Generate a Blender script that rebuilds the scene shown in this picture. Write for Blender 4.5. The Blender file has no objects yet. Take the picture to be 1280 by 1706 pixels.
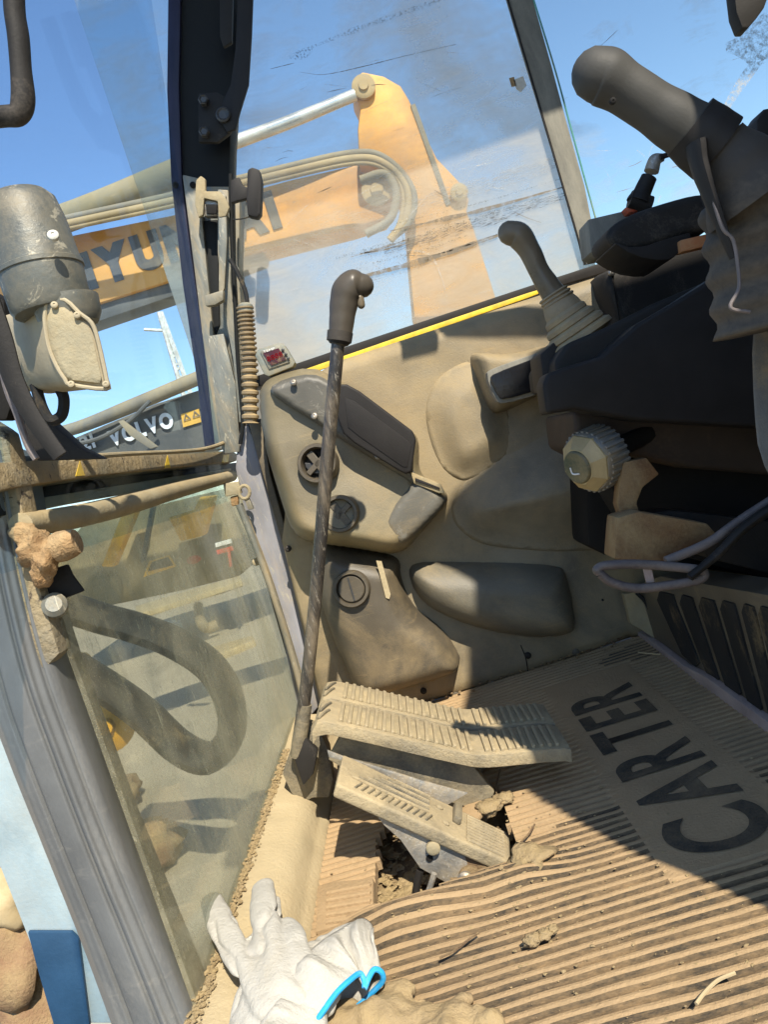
import bpy, bmesh, math, random
from mathutils import Vector, Matrix, noise
from mathutils.geometry import delaunay_2d_cdt
random.seed(7)
SC = bpy.context.scene
COL = SC.collection

# ------------------------------------------------------------------ camera
F = 1281.0
def nrm(v): return Vector(v).normalized()
_Yc = nrm((4/F, 102/F, -1.0)); _u = Vector((-.303, .953, 0)); _Zc = (_u - _u.dot(_Yc)*_Yc).normalized(); _Xc = _Yc.cross(_Zc)
ROT = Matrix((_Xc, _Yc, _Zc)).to_3x3()
CAM = Vector((0, 0, .5))
cam_data = bpy.data.cameras.new('camera'); cam = bpy.data.objects.new('camera', cam_data); COL.objects.link(cam)
cam_data.sensor_fit = 'VERTICAL'; cam_data.sensor_height = 24; cam_data.lens = 24*F/1706
cam_data.clip_start = .02; cam_data.clip_end = 3000
cam.matrix_world = Matrix.Translation(CAM) @ ROT.to_4x4()
SC.camera = cam

# ------------------------------------------------------------------ light
SUN = Vector((-.38, .85, -1.0)).normalized()          # direction the light travels
w = bpy.data.worlds.new('World'); SC.world = w; w.use_nodes = True
nt = w.node_tree; nt.nodes.clear()
sky = nt.nodes.new('ShaderNodeTexSky'); sky.sky_type = 'NISHITA'; sky.sun_disc = False
sky.sun_elevation = math.asin(-SUN.z); sky.sun_rotation = math.atan2(-SUN.x, -SUN.y)
sky.altitude = 300; sky.air_density = 1.1; sky.dust_density = .2; sky.ozone_density = 3.5
bg = nt.nodes.new('ShaderNodeBackground'); bg.inputs[1].default_value = .125
wo = nt.nodes.new('ShaderNodeOutputWorld')
nt.links.new(sky.outputs[0], bg.inputs[0]); nt.links.new(bg.outputs[0], wo.inputs[0])
sd = bpy.data.lights.new('sun', 'SUN'); sd.energy = 4.2; sd.angle = math.radians(.6); sd.color = (1, .915, .77)
so = bpy.data.objects.new('sun', sd); COL.objects.link(so); so.location = (3, -6, 8)
so.rotation_euler = SUN.to_track_quat('-Z', 'Y').to_euler()
SC.view_settings.view_transform = 'Standard'; SC.view_settings.look = 'None'
SC.view_settings.exposure = .8; SC.view_settings.gamma = 1; SC.view_settings.use_curve_mapping = False
SC.render.engine = 'CYCLES'
SC.cycles.max_bounces = 10; SC.cycles.transparent_max_bounces = 24; SC.cycles.caustics_reflective = False; SC.cycles.caustics_refractive = False

# ------------------------------------------------------------------ measuring helper: a photo pixel on a real plane
def PX(c): return (Vector((c, 0, 0)), Vector((1, 0, 0)))
def PY(c): return (Vector((0, c, 0)), Vector((0, 1, 0)))
def PZ(c): return (Vector((0, 0, c)), Vector((0, 0, 1)))
WS = (Vector((-.33, 0, .5)), Vector((1.03, 0, -.18)).normalized())      # raked upper windscreen
def at(p, pl):
    if not isinstance(pl, tuple): pl = PY(pl)
    d = ROT @ Vector(((p[0]-640)/F, -(p[1]-853)/F, -1))
    return CAM + d*((pl[0]-CAM).dot(pl[1])/d.dot(pl[1]))
def ats(ps, pl): return [at(p, pl) for p in ps]

# ------------------------------------------------------------------ materials
def newmat(name):
    m = bpy.data.materials.new(name); m.use_nodes = True; m.node_tree.nodes.clear(); return m, m.node_tree
def N(nt, t, **k):
    n = nt.nodes.new(t)
    for a, b in k.items():
        if a.startswith('i_'):
            key = a[2:]; key = int(key) if key.isdigit() else key.replace('_', ' ')
            n.inputs[key].default_value = b
        else: setattr(n, a, b)
    return n
def L(nt, a, b): nt.links.new(a, b)
def ramp(nt, src, p0, p1, c0=(0,0,0,1), c1=(1,1,1,1)):
    r = nt.nodes.new('ShaderNodeValToRGB'); L(nt, src, r.inputs[0])
    r.color_ramp.elements[0].position = p0; r.color_ramp.elements[0].color = c0
    r.color_ramp.elements[1].position = p1; r.color_ramp.elements[1].color = c1
    return r.outputs[0]
def mixc(nt, fac, a, b):
    m = nt.nodes.new('ShaderNodeMix'); m.data_type = 'RGBA'
    for s, v in ((m.inputs[0], fac), (m.inputs[6], a), (m.inputs[7], b)):
        if hasattr(v, 'is_output'): L(nt, v, s)
        else: s.default_value = v if isinstance(v, (int, float)) else (tuple(v)+(1,))[:4]
    return m.outputs[2]
def mth(nt, op, a, b=0.0, clamp=False):
    m = nt.nodes.new('ShaderNodeMath'); m.operation = op; m.use_clamp = clamp
    for i, v in enumerate((a, b)):
        if hasattr(v, 'is_output'): L(nt, v, m.inputs[i])
        else: m.inputs[i].default_value = v
    return m.outputs[0]
DUST = (.43, .315, .155)
def coords(nt, stretch=None):
    tc = nt.nodes.new('ShaderNodeTexCoord')
    if not stretch: return tc.outputs['Object']
    mp = nt.nodes.new('ShaderNodeMapping'); L(nt, tc.outputs['Object'], mp.inputs[0]); mp.inputs['Scale'].default_value = stretch
    return mp.outputs[0]
def noi(nt, co, scale, detail=6, rough=.6, dist=0):
    n = nt.nodes.new('ShaderNodeTexNoise'); L(nt, co, n.inputs['Vector'])
    n.inputs['Scale'].default_value = scale; n.inputs['Detail'].default_value = detail; n.inputs['Roughness'].default_value = rough; n.inputs['Distortion'].default_value = dist
    return n.outputs[0]
def MAT(name, col, rough=.5, metal=0.0, dust=.3, dcol=DUST, var=.25, scale=14, bump=.15, bscale=160, up=.5, chips=None, stretch=None, coat=0, fine=.5):
    """worn surface: base colour with slow variation, a settled dust coat (more on upward faces), scuffs, fine relief"""
    m, nt = newmat(name)
    co = coords(nt, stretch)
    n1 = noi(nt, co, scale, 8, .62, .3)
    base = mixc(nt, ramp(nt, n1, .32, .68), tuple(c*(1-var) for c in col), tuple(min(1, c*(1+var)) for c in col))
    n2 = noi(nt, co, scale*.45, 10, .68, .6)
    geo = nt.nodes.new('ShaderNodeNewGeometry'); sep = nt.nodes.new('ShaderNodeSeparateXYZ'); L(nt, geo.outputs['Normal'], sep.inputs[0])
    upf = mth(nt, 'MULTIPLY', mth(nt, 'MAXIMUM', sep.outputs[2], 0), up)
    n3 = noi(nt, co, bscale*1.3, 3, .7)
    f = mth(nt, 'ADD', mth(nt, 'ADD', mth(nt, 'MULTIPLY', mth(nt, 'SUBTRACT', n2, .5), 2.4), dust), mth(nt, 'MULTIPLY', upf, dust*1.5))
    f = mth(nt, 'ADD', f, mth(nt, 'MULTIPLY', mth(nt, 'SUBTRACT', n3, .5), fine), True)
    mps = nt.nodes.new('ShaderNodeMapping'); L(nt, co, mps.inputs[0]); mps.inputs['Scale'].default_value = (1, 1, 9); mps.inputs['Rotation'].default_value = (0, .7, .2)
    n5 = noi(nt, mps.outputs[0], scale*1.7, 5, .7, .4)
    f = mth(nt, 'ADD', f, mth(nt, 'MULTIPLY', ramp(nt, n5, .60, .70), .22 if dust > 0 else 0), True)
    n4 = noi(nt, co, scale*2.3, 6)
    dc = mixc(nt, n4, tuple(c*.78 for c in dcol), tuple(c*1.15 for c in dcol))
    c = mixc(nt, f, base, dc)
    if chips:
        vn = noi(nt, co, scale*3.1, 9, .75, .8)
        c = mixc(nt, ramp(nt, vn, .58, .62), c, chips)
    b = nt.nodes.new('ShaderNodeBsdfPrincipled')
    if dust < -.05 and rough < .9: b.inputs['Specular IOR Level'].default_value = .28
    L(nt, c, b.inputs['Base Color']); b.inputs['Metallic'].default_value = 0
    r = mth(nt, 'ADD', mth(nt, 'MULTIPLY', f, .9-rough), rough, True)
    r = mth(nt, 'ADD', r, mth(nt, 'MULTIPLY', mth(nt, 'SUBTRACT', n1, .5), .25), True); L(nt, r, b.inputs['Roughness'])
    if metal: L(nt, mth(nt, 'MULTIPLY', mth(nt, 'SUBTRACT', 1, f), metal, True), b.inputs['Metallic'])
    if coat: b.inputs['Coat Weight'].default_value = coat
    bp = nt.nodes.new('ShaderNodeBump'); bp.inputs['Strength'].default_value = bump; bp.inputs['Distance'].default_value = .004
    hn = mth(nt, 'ADD', noi(nt, co, bscale, 5, .7), mth(nt, 'MULTIPLY', n1, 1.2))
    L(nt, hn, bp.inputs['Height']); L(nt, bp.outputs[0], b.inputs['Normal'])
    o = nt.nodes.new('ShaderNodeOutputMaterial'); L(nt, b.outputs[0], o.inputs[0])
    return m
def GLASS(name, veil, lo, hi, dcol, stretch=(1,1,1), scale=6, tint=(.93,.97,.96), speck=.3, sharp=.35, refl=.8, low=0, spot=0):
    """dusty pane: clear glass with fresnel reflection under a patchy coat of dust that light partly passes through"""
    m, nt = newmat(name); co = coords(nt, stretch); co0 = coords(nt)
    n1 = noi(nt, co0, scale*.35, 6, .55, 1.2); n2 = noi(nt, co, scale*3, 8, .7, .5); n3 = noi(nt, co0, scale*60, 3, .8)
    s = mth(nt, 'ADD', mth(nt, 'MULTIPLY', mth(nt, 'SUBTRACT', n1, .5), 1.6), mth(nt, 'MULTIPLY', mth(nt, 'SUBTRACT', n2, .5), sharp*3))
    s = mth(nt, 'ADD', s, mth(nt, 'MULTIPLY', ramp(nt, n3, .58, .72), speck))
    s = mth(nt, 'ADD', s, veil)
    if spot: s = mth(nt, 'ADD', s, mth(nt, 'MULTIPLY', ramp(nt, noi(nt, coords(nt, (1, 1.6, .45)), 75, 4, .7), .62, .70), spot))
    if low:
        sx = nt.nodes.new('ShaderNodeSeparateXYZ'); L(nt, co0, sx.inputs[0])
        s = mth(nt, 'ADD', s, mth(nt, 'MULTIPLY', mth(nt, 'MAXIMUM', mth(nt, 'SUBTRACT', low, sx.outputs[2]), 0), .55))
    s = mth(nt, 'MINIMUM', mth(nt, 'MAXIMUM', s, lo), hi)
    tr = N(nt, 'ShaderNodeBsdfTransparent'); tr.inputs[0].default_value = tint+(1,)
    gl = N(nt, 'ShaderNodeBsdfGlossy'); gl.inputs['Roughness'].default_value = .03
    fr = N(nt, 'ShaderNodeFresnel'); fr.inputs[0].default_value = 1.45
    mx = N(nt, 'ShaderNodeMixShader'); L(nt, mth(nt, 'MULTIPLY', fr.outputs[0], refl), mx.inputs[0]); L(nt, tr.outputs[0], mx.inputs[1]); L(nt, gl.outputs[0], mx.inputs[2])
    df = N(nt, 'ShaderNodeBsdfDiffuse'); tl = N(nt, 'ShaderNodeBsdfTranslucent')
    dc = mixc(nt, n2, tuple(c*.7 for c in dcol), tuple(min(1, c*1.2) for c in dcol))
    L(nt, dc, df.inputs[0]); L(nt, dc, tl.inputs[0])
    m2 = N(nt, 'ShaderNodeMixShader'); m2.inputs[0].default_value = .5; L(nt, df.outputs[0], m2.inputs[1]); L(nt, tl.outputs[0], m2.inputs[2])
    m3 = N(nt, 'ShaderNodeMixShader'); L(nt, s, m3.inputs[0]); L(nt, mx.outputs[0], m3.inputs[1]); L(nt, m2.outputs[0], m3.inputs[2])
    o = nt.nodes.new('ShaderNodeOutputMaterial'); L(nt, m3.outputs[0], o.inputs[0])
    return m
def SMEAR(name, col, lo=.45, hi=.6, scale=90, stretch=(1,1,1)):
    m, nt = newmat(name); co = coords(nt, stretch)
    f = ramp(nt, noi(nt, co, scale, 6, .75), lo, hi)
    tr = N(nt, 'ShaderNodeBsdfTransparent'); df = N(nt, 'ShaderNodeBsdfDiffuse'); df.inputs[0].default_value = col+(1,)
    m3 = N(nt, 'ShaderNodeMixShader'); L(nt, f, m3.inputs[0]); L(nt, tr.outputs[0], m3.inputs[1]); L(nt, df.outputs[0], m3.inputs[2])
    o = nt.nodes.new('ShaderNodeOutputMaterial'); L(nt, m3.outputs[0], o.inputs[0]); return m
def EMIT(name, col, s):
    m, nt = newmat(name); e = N(nt, 'ShaderNodeEmission'); e.inputs[0].default_value = col+(1,); e.inputs[1].default_value = s
    o = nt.nodes.new('ShaderNodeOutputMaterial'); L(nt, e.outputs[0], o.inputs[0]); return m

M = dict(
 wall=MAT('grey beige moulded trim', (.2,.17,.115), .5, dust=.22, var=.4, scale=7, bump=.25, bscale=320, chips=None),
 wallgrey=MAT('olive grey moulded bulge', (.15,.135,.1), .5, dust=.12, scale=7, bump=.25, bscale=320),
 browndk=MAT('dark brown metal', (.045,.03,.02), .7, dust=-.05, dcol=(.16,.1,.06)),
 gloss=MAT('glossy black lid', (.012,.012,.013), .16, dust=-.5, up=0),
 console=MAT('olive grey moulded plastic', (.18,.15,.088), .45, dust=.08, scale=8, bump=.18, bscale=380),
 panelgrey=MAT('worn grey panel plastic', (.115,.108,.088), .5, dust=.05, chips=(.2,.185,.15), scale=9, bump=.12, bscale=420),
 leather=MAT('tan pillar streaks', (.27,.21,.14), .6, dust=.2, scale=14, chips=(.1,.075,.05), stretch=(3,3,.5)),
 condark=MAT('dark grey panel plastic', (.05,.05,.05), .42, dust=-.05, scale=9, bump=.12, bscale=420),
 pod=MAT('brown grey moulded plastic', (.1,.083,.058), .5, dust=.03, scale=9, bump=.16, bscale=400),
 black=MAT('black plastic', (.019,.017,.016), .6, dust=-.5, scale=12, bump=.1, bscale=400, up=.25),
 blackd=MAT('dusty black plastic', (.021,.019,.017), .65, dust=-.08, scale=10, bump=.15, bscale=300, dcol=(.24,.2,.16)),
 void=MAT('near black void fill', (.012,.011,.01), .8, dust=-.45, scale=10),  # dark parts, and shade painted into cavities and the space under the seat
 navy=MAT('navy black seal rubber', (.02,.022,.05), .45, dust=-.45, scale=10),
 frame=MAT('scuffed grey green frame paint', (.18,.185,.16), .4, metal=.2, dust=.16, scale=16, chips=(.42,.38,.28), stretch=(3,3,.7)),
 frameblk=MAT('black frame paint', (.008,.009,.009), .7, dust=-.45, scale=14, up=.2),
 lilac=MAT('pale grey pillar paint', (.25,.25,.27), .4, dust=.12, scale=10, chips=(.4,.37,.3), stretch=(2,2,.5)),
 bar=MAT('peeling crossbar paint', (.2,.18,.13), .6, dust=.35, scale=22, chips=(.07,.055,.04), bump=.8, bscale=120, stretch=(1,1,1)),
 railtan=MAT('sun baked rubber rail', (.33,.29,.19), .75, dust=.3, scale=14, bump=.4),
 tanhose=MAT('tan dusty hose', (.4,.27,.12), .7, dust=.2, scale=3, dcol=(.5,.4,.25)),
 rubber=MAT('black rubber', (.018,.018,.018), .7, dust=-.1, scale=20),
 matr=MAT('mat rubber under dust', (.2,.145,.085), .85, dust=.65, scale=9, bump=.6, bscale=220, dcol=(.42,.29,.155)),
 groove=MAT('mat groove', (.045,.036,.024), .85, dust=.3, scale=34, bump=.6, bscale=220, dcol=(.3,.2,.1), up=.3, fine=1.2, stretch=(.45,1.6,1)),
 letter=MAT('bare black mat rubber', (.022,.023,.02), .7, dust=.26, scale=26, bump=.5, bscale=260, dcol=(.2,.145,.08), up=.2, fine=.9),
 pedal=MAT('dust caked cast tread', (.2,.175,.125), .5, dust=.42, scale=24, bump=.6, bscale=240, dcol=(.52,.41,.235)),
 padm=MAT('rubbed tread face', (.2,.18,.13), .5, dust=.45, scale=26, bump=.6, bscale=260, dcol=(.5,.4,.23)),
 pedaldk=MAT('worn pedal rubber', (.09,.085,.07), .55, dust=.28, scale=30, bump=.5, bscale=260, dcol=(.42,.34,.2)),
 zinc=MAT('speckled zinc plate', (.36,.35,.32), .4, metal=.5, dust=.18, scale=60, bump=.3, chips=(.6,.58,.52)),
 steel=MAT('worn steel', (.3,.28,.25), .3, metal=.8, dust=.1, scale=30, bump=.3),
 rod=MAT('chipped black lever rod', (.055,.05,.045), .3, metal=.4, dust=.18, scale=30, bump=.4, chips=(.3,.27,.22), stretch=(2,2,.35), dcol=(.33,.26,.17)),
 grip=MAT('olive brown grip plastic', (.15,.12,.08), .28, dust=-.25, scale=12, bump=.06, bscale=500),
 grip2=MAT('dark grey grip plastic', (.075,.064,.05), .33, dust=-.3, scale=12, bump=.06, bscale=500),
 gripL=MAT('grey grip plastic', (.058,.056,.05), .6, dust=-.15, scale=9, bump=.1, bscale=500),
 boot=MAT('tan ribbed boot', (.27,.215,.14), .7, dust=.3, scale=20),
 bootdk=MAT('dark brown grey boot', (.045,.038,.03), .75, dust=.0, scale=20, dcol=(.2,.16,.11)),
 sill=MAT('cream dusty sill', (.46,.385,.24), .7, dust=.6, scale=8, bump=.5, dcol=(.5,.4,.235), chips=None),
 dirt=MAT('loose brown dirt', (.17,.105,.06), .95, dust=.25, scale=40, bump=1, bscale=300),
 dirtpale=MAT('pale dried mud', (.4,.3,.18), .95, dust=.5, scale=40, bump=1, bscale=300),
 yellow=MAT('yellow edge strip', (.75,.52,.03), .5, dust=.1, scale=30),
 coil=MAT('ribbed tan conduit', (.13,.1,.07), .55, dust=.3, scale=25, up=.9),
 gauge=MAT('grey green gauge plastic', (.19,.22,.2), .5, dust=.2, scale=20),
 screen=MAT('dark red display', (.06,.006,.008), .15, dust=.0, scale=60, var=.5),
 motor=MAT('grey motor casing', (.115,.12,.105), .42, metal=.2, dust=.16, scale=14, chips=(.36,.33,.25), dcol=(.36,.29,.18)),
 gearbox=MAT('cream gearbox casting', (.37,.32,.22), .6, dust=.4, scale=14, dcol=(.42,.34,.2)),
 rust=MAT('rusty crust', (.25,.13,.05), .95, dust=.42, scale=40, bump=1.5, bscale=90, dcol=(.5,.35,.18)),
 gasket=MAT('grey door gasket', (.14,.145,.145), .36, dust=.14, scale=7, bump=.12, bscale=200, stretch=(1.5,1.5,.7), dcol=(.31,.29,.25), up=.2),
 hyund=MAT('faded orange machine paint', (.72,.33,.06), .5, dust=.12, scale=1.2, bump=.1, bscale=12, dcol=(.7,.42,.16)),
 hytext=MAT('dark lettering', (.09,.09,.09), .6, dust=.05, scale=3),
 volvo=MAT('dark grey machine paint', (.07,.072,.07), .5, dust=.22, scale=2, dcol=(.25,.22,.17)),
 white=MAT('white lettering', (.8,.8,.78), .6, dust=0, scale=3, var=.05),
 chrome=MAT('chrome rod', (.75,.75,.73), .25, metal=.6, dust=.05, scale=3),
 hose=MAT('grey hydraulic hose', (.17,.16,.14), .6, dust=.3, scale=3),
 yelm=MAT('yellow machine paint', (.85,.42,.03), .5, dust=.05, scale=3),
 ground=MAT('pale dusty gravel ground', (.36,.31,.23), .95, dust=.4, scale=.7, bump=1, bscale=14, dcol=(.46,.4,.3)),
 blue=MAT('pale blue paint', (.36,.46,.5), .45, dust=.12, scale=8, dcol=(.5,.48,.4), chips=None),
 blueshade=MAT('deep blue painted shadow', (.025,.07,.14), .4, dust=-.5, scale=8),  # colour of the painted shadow on the pale blue panel
 rock=MAT('brown rock', (.22,.12,.07), .9, dust=.3, scale=14, bump=1),
 red=MAT('red plastic', (.5,.07,.03), .5, dust=.1),
 orange=MAT('orange plastic', (.42,.13,.04), .5, dust=.15),
 seat=MAT('mid grey seat fabric', (.13,.132,.13), .85, dust=.05, scale=30, bump=.3, bscale=700),
 tanp=MAT('tan painted bracket', (.16,.08,.03), .6, dust=.12, scale=20, bump=.5),
 purple=MAT('worn purple grey handle', (.1,.085,.085), .45, dust=.15, scale=20, dcol=(.3,.25,.22)),
 pink=MAT('faded pinkish flange', (.36,.28,.26), .7, dust=.35, scale=18, bump=.6, dcol=(.42,.33,.28)),
 knob=MAT('cream ochre knob', (.42,.33,.17), .4, dust=.15, scale=20),
 knobrim=MAT('grey knurled rim', (.16,.17,.17), .5, dust=.12, scale=20),
 green=MAT('dark green disc', (.04,.055,.035), .35, dust=.15, scale=20),
 glovem=MAT('white cotton knit', (.5,.475,.41), .95, dust=-.1, scale=22, bump=.6, bscale=300, var=.05, dcol=(.5,.43,.3), fine=.5, up=.1),
 hem=MAT('bright blue hem', (.02,.36,.72), .7, dust=.02, scale=30),
 rag=MAT('dusty tan cloth', (.3,.22,.13), .95, dust=.4, scale=20, bump=.8, bscale=200),
 felt=MAT('brown grey felt channel', (.17,.165,.14), .8, dust=.3, scale=18, stretch=(2,2,.6), dcol=(.34,.32,.26)),
 pale=MAT('pale paint', (.62,.62,.56), .5, dust=.1),
 olive=MAT('dull olive machinery', (.16,.15,.1), .7, dust=.35, scale=2),
 straw=MAT('dry straw', (.5,.4,.24), .9, dust=.2),
 glassedge=MAT('green glass edge', (.1,.3,.24), .2, dust=.05),
)
G_rear = GLASS('dusty rear sliding glass', 0.0, .008, .6, (.7,.72,.72), stretch=(.6,1,1.6), scale=4, sharp=.3, speck=.1, refl=.3)
G_side = GLASS('scratched dusty side glass', -.14, .005, .7, (.7,.65,.56), stretch=(.6,1,1.6), scale=4, sharp=.22, speck=.1, refl=.25, low=1.2)
G_top = GLASS('clear windscreen glass', -.12, .004, .35, (.6,.6,.55), scale=5, sharp=.12, speck=.05, tint=(.86,.93,.98), refl=.08)
G_low = GLASS('mud dusted lower glass', .15, .07, .75, (.66,.61,.44), stretch=(1,1.3,.6), scale=6, sharp=.3, speck=.4, tint=(.93,.96,.9), refl=.4, low=.46, spot=.5)
S_dark = SMEAR('dark rubbed mark', (.1,.11,.1), .5, .68, 260)
S_pale = SMEAR('pale scratch', (.5,.5,.47), .42, .7, 120)
S_mud = SMEAR('brown mud spatter', (.2,.15,.1), .58, .66, 260)
S_warm = SMEAR('fine scratch line', (.22,.19,.15), .3, .55, 60)

# ------------------------------------------------------------------ object helpers
ORG = {}
def thing(name, label, cat, loc=(0,0,0), group=None):
    o = bpy.data.objects.new(name, None); COL.objects.link(o); o.location = loc; o.empty_display_size = .05
    o['label'] = label; o['category'] = cat
    if group: o['group'] = group
    ORG[o.name] = Vector(loc); return o
def tag(o, label=None, cat=None, group=None, kind=None):
    for k, v in (('label', label), ('category', cat), ('group', group), ('kind', kind)):
        if v: o[k] = v
    return o
def obj(name, me, mat, parent=None, smooth=False, loc=None):
    """world-space mesh or bmesh -> one object, stored relative to its parent or loc"""
    if isinstance(me, bmesh.types.BMesh):
        b = me; me = bpy.data.meshes.new(name); b.normal_update(); b.to_mesh(me); b.free()
    o = bpy.data.objects.new(name, me); COL.objects.link(o)
    mats = mat if isinstance(mat, (list, tuple)) else [mat]
    for m in mats: me.materials.append(M[m] if isinstance(m, str) else m)
    if smooth:
        me.polygons.foreach_set('use_smooth', [True]*len(me.polygons))
        if smooth != 'all':
            try: me.set_sharp_from_angle(angle=math.radians(40))
            except Exception: pass
    if parent is not None:
        og = ORG[parent.name]; me.transform(Matrix.Translation(-og)); o.parent = parent; ORG[o.name] = og
    else:
        og = Vector(loc) if loc is not None else Vector((0,0,0)); me.transform(Matrix.Translation(-og)); o.location = og; ORG[o.name] = og
    return o
def bev(bm, wdt, seg=2):
    if wdt <= 0: return
    es = [e for e in bm.edges if len(e.link_faces) == 2 and e.calc_face_angle(0) > .5]
    bmesh.ops.bevel(bm, geom=es, offset=wdt, segments=seg, affect='EDGES', profile=.6, clamp_overlap=True)
def prism(pts, vec, bevel=.002, bm=None, seg=2):
    """closed outline of 3-D points pushed along vec"""
    own = bmesh.new(); vec = Vector(vec)
    a = [own.verts.new(p) for p in pts]; b = [own.verts.new(Vector(p)+vec) for p in pts]
    own.faces.new(a); own.faces.new(b[::-1]); n = len(a)
    for i in range(n): own.faces.new((a[i], b[i], b[(i+1)%n], a[(i+1)%n]))
    bmesh.ops.recalc_face_normals(own, faces=own.faces)
    bev(own, bevel, seg)
    if bm is None: return own
    t = bpy.data.meshes.new('t'); own.to_mesh(t); own.free(); bm.from_mesh(t); bpy.data.meshes.remove(t); return bm
def smoothpoly(ps, it=2, closed=True):
    ps = [Vector(p) for p in ps]
    for _ in range(it):
        q = []
        n = len(ps)
        for i in range(n if closed else n-1):
            a, b = ps[i], ps[(i+1) % n]; q += [a*.75+b*.25, a*.25+b*.75]
        if not closed: q = [ps[0]]+q+[ps[-1]]
        ps = q
    return ps
def slab(name, px, pl, thick, mat, parent=None, bevel=.002, soft=0, loc=None, seg=2, smooth=True, push=None):
    """outline measured on a real plane, given real thickness away from the viewer"""
    if not isinstance(pl, tuple): pl = PY(pl)
    ps = [Vector((p[0], p[1])) for p in px]
    if soft: ps = smoothpoly(ps, soft)
    P = [at(p, pl) for p in ps]
    n = pl[1].copy()
    if (CAM-pl[0]).dot(n) > 0: n = -n
    if push is not None: n = Vector(push).normalized()
    return obj(name, prism(P, n*thick, bevel, seg=seg), mat, parent, smooth=smooth, loc=loc)
def catmull(pts, n=6):
    P = [Vector(p) for p in pts]
    if len(P) < 3:
        return [P[0].lerp(P[1], i/n) for i in range(n+1)]
    out = []
    Q = [2*P[0]-P[1]]+P+[2*P[-1]-P[-2]]
    for i in range(1, len(Q)-2):
        for k in range(n):
            t = k/n
            out.append(.5*((2*Q[i])+(Q[i+1]-Q[i-1])*t+(2*Q[i-1]-5*Q[i]+4*Q[i+1]-Q[i+2])*t*t+(3*Q[i]-Q[i-1]-3*Q[i+1]+Q[i+2])*t**3))
    out.append(P[-1]); return out
def tube(pts, rad, seg=12, bm=None, flat=1.0, ref=None, closed=False, cap=True, n=6, round_end=False):
    """swept tube through pts; rad a number or one per point; flat squashes it along ref"""
    rr = rad if isinstance(rad, (list, tuple)) else [rad]*len(pts)
    pts = [Vector(p) for p in pts]
    if closed: pts = pts+[pts[0]]; rr = list(rr)+[rr[0]]
    C4 = catmull([tuple(p)+(0,) if False else p for p in pts], n) if n else pts
    R3 = []
    if n:
        tot = len(pts)-1
        for i in range(len(C4)):
            t = i/n if len(pts) > 2 else i/n
            k = min(int(t), tot-1); fr = t-k
            fr = fr*fr*(3-2*fr)
            R3.append(rr[k]*(1-fr)+rr[k+1]*fr)
    else: R3 = list(rr)
    if round_end:
        def endcap(c, d, r):
            return [(c+d*r*math.sin(a), r*math.cos(a)) for a in (.5, .95, 1.3, 1.5)]
        d0 = (C4[0]-C4[1]).normalized(); d1 = (C4[-1]-C4[-2]).normalized()
        e0 = endcap(C4[0], d0, R3[0])[::-1]; e1 = endcap(C4[-1], d1, R3[-1])
        C4 = [e[0] for e in e0]+C4+[e[0] for e in e1]; R3 = [e[1] for e in e0]+R3+[e[1] for e in e1]
    own = bm if bm is not None else bmesh.new()
    ref0 = Vector(ref) if ref is not None else Vector((.13, .2, .97))
    rings = []
    prev = None
    for i, c in enumerate(C4):
        t = (C4[min(i+1, len(C4)-1)]-C4[max(i-1, 0)]).normalized()
        if prev is None or ref is not None:
            u = (ref0-ref0.dot(t)*t)
            u = u.normalized() if u.length > 1e-4 else t.orthogonal().normalized()
        else:
            u = (prev-prev.dot(t)*t).normalized()
        prev = u; v = t.cross(u)
        rings.append([own.verts.new(c+R3[i]*(u*math.cos(2*math.pi*k/seg)*flat+v*math.sin(2*math.pi*k/seg))) for k in range(seg)])
    for a, b in zip(rings, rings[1:]):
        for k in range(seg): own.faces.new((a[k], a[(k+1)%seg], b[(k+1)%seg], b[k]))
    if cap and not closed:
        own.faces.new(rings[0][::-1]); own.faces.new(rings[-1])
    return own
def lathe(c, axis, prof, seg=24, bm=None, shape=None):
    """prof: (distance along axis, radius)"""
    own = bm if bm is not None else bmesh.new()
    c = Vector(c); t = Vector(axis).normalized(); u = t.orthogonal().normalized(); v = t.cross(u); rings = []
    for d, r in prof:
        rings.append([own.verts.new(c+t*d+max(r, 1e-5)*(shape(k, d) if shape else 1)*(u*math.cos(2*math.pi*k/seg)+v*math.sin(2*math.pi*k/seg))) for k in range(seg)])
    for a, b in zip(rings, rings[1:]):
        for k in range(seg): own.faces.new((a[k], a[(k+1)%seg], b[(k+1)%seg], b[k]))
    own.faces.new(rings[0][::-1]); own.faces.new(rings[-1])
    bmesh.ops.recalc_face_normals(own, faces=own.faces)
    return own
def box(p0, p1, bevel=.002):
    x0, y0, z0 = p0; x1, y1, z1 = p1
    return prism([(x0,y0,z0),(x1,y0,z0),(x1,y1,z0),(x0,y1,z0)], (0,0,z1-z0), bevel)
def bar(a, b, wd, th, side=(0,1,0), bevel=.001):
    """straight bar from a to b, wd across side, th across the other way"""
    a = Vector(a); b = Vector(b); t = (b-a).normalized(); s = Vector(side); s = (s-s.dot(t)*t).normalized(); u = t.cross(s)
    return prism([a+s*wd/2+u*th/2, a-s*wd/2+u*th/2, a-s*wd/2-u*th/2, a+s*wd/2-u*th/2], b-a, bevel)
def blob(c, r, seed=0, amp=.25, sc=(1,1,1), sub=3, freq=2.0, bm=None):
    own = bmesh.new(); bmesh.ops.create_icosphere(own, subdivisions=sub, radius=1)
    for v in own.verts:
        k = 1+amp*noise.fractal(v.co*freq+Vector((seed*3.7, seed*1.3, 0)), 1.0, 2.0, 4)
        v.co = Vector((v.co.x*sc[0], v.co.y*sc[1], v.co.z*sc[2]))*r*k+Vector(c)
    if bm is None: return own
    t = bpy.data.meshes.new('t'); own.to_mesh(t); own.free(); bm.from_mesh(t); bpy.data.meshes.remove(t); return bm
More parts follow.
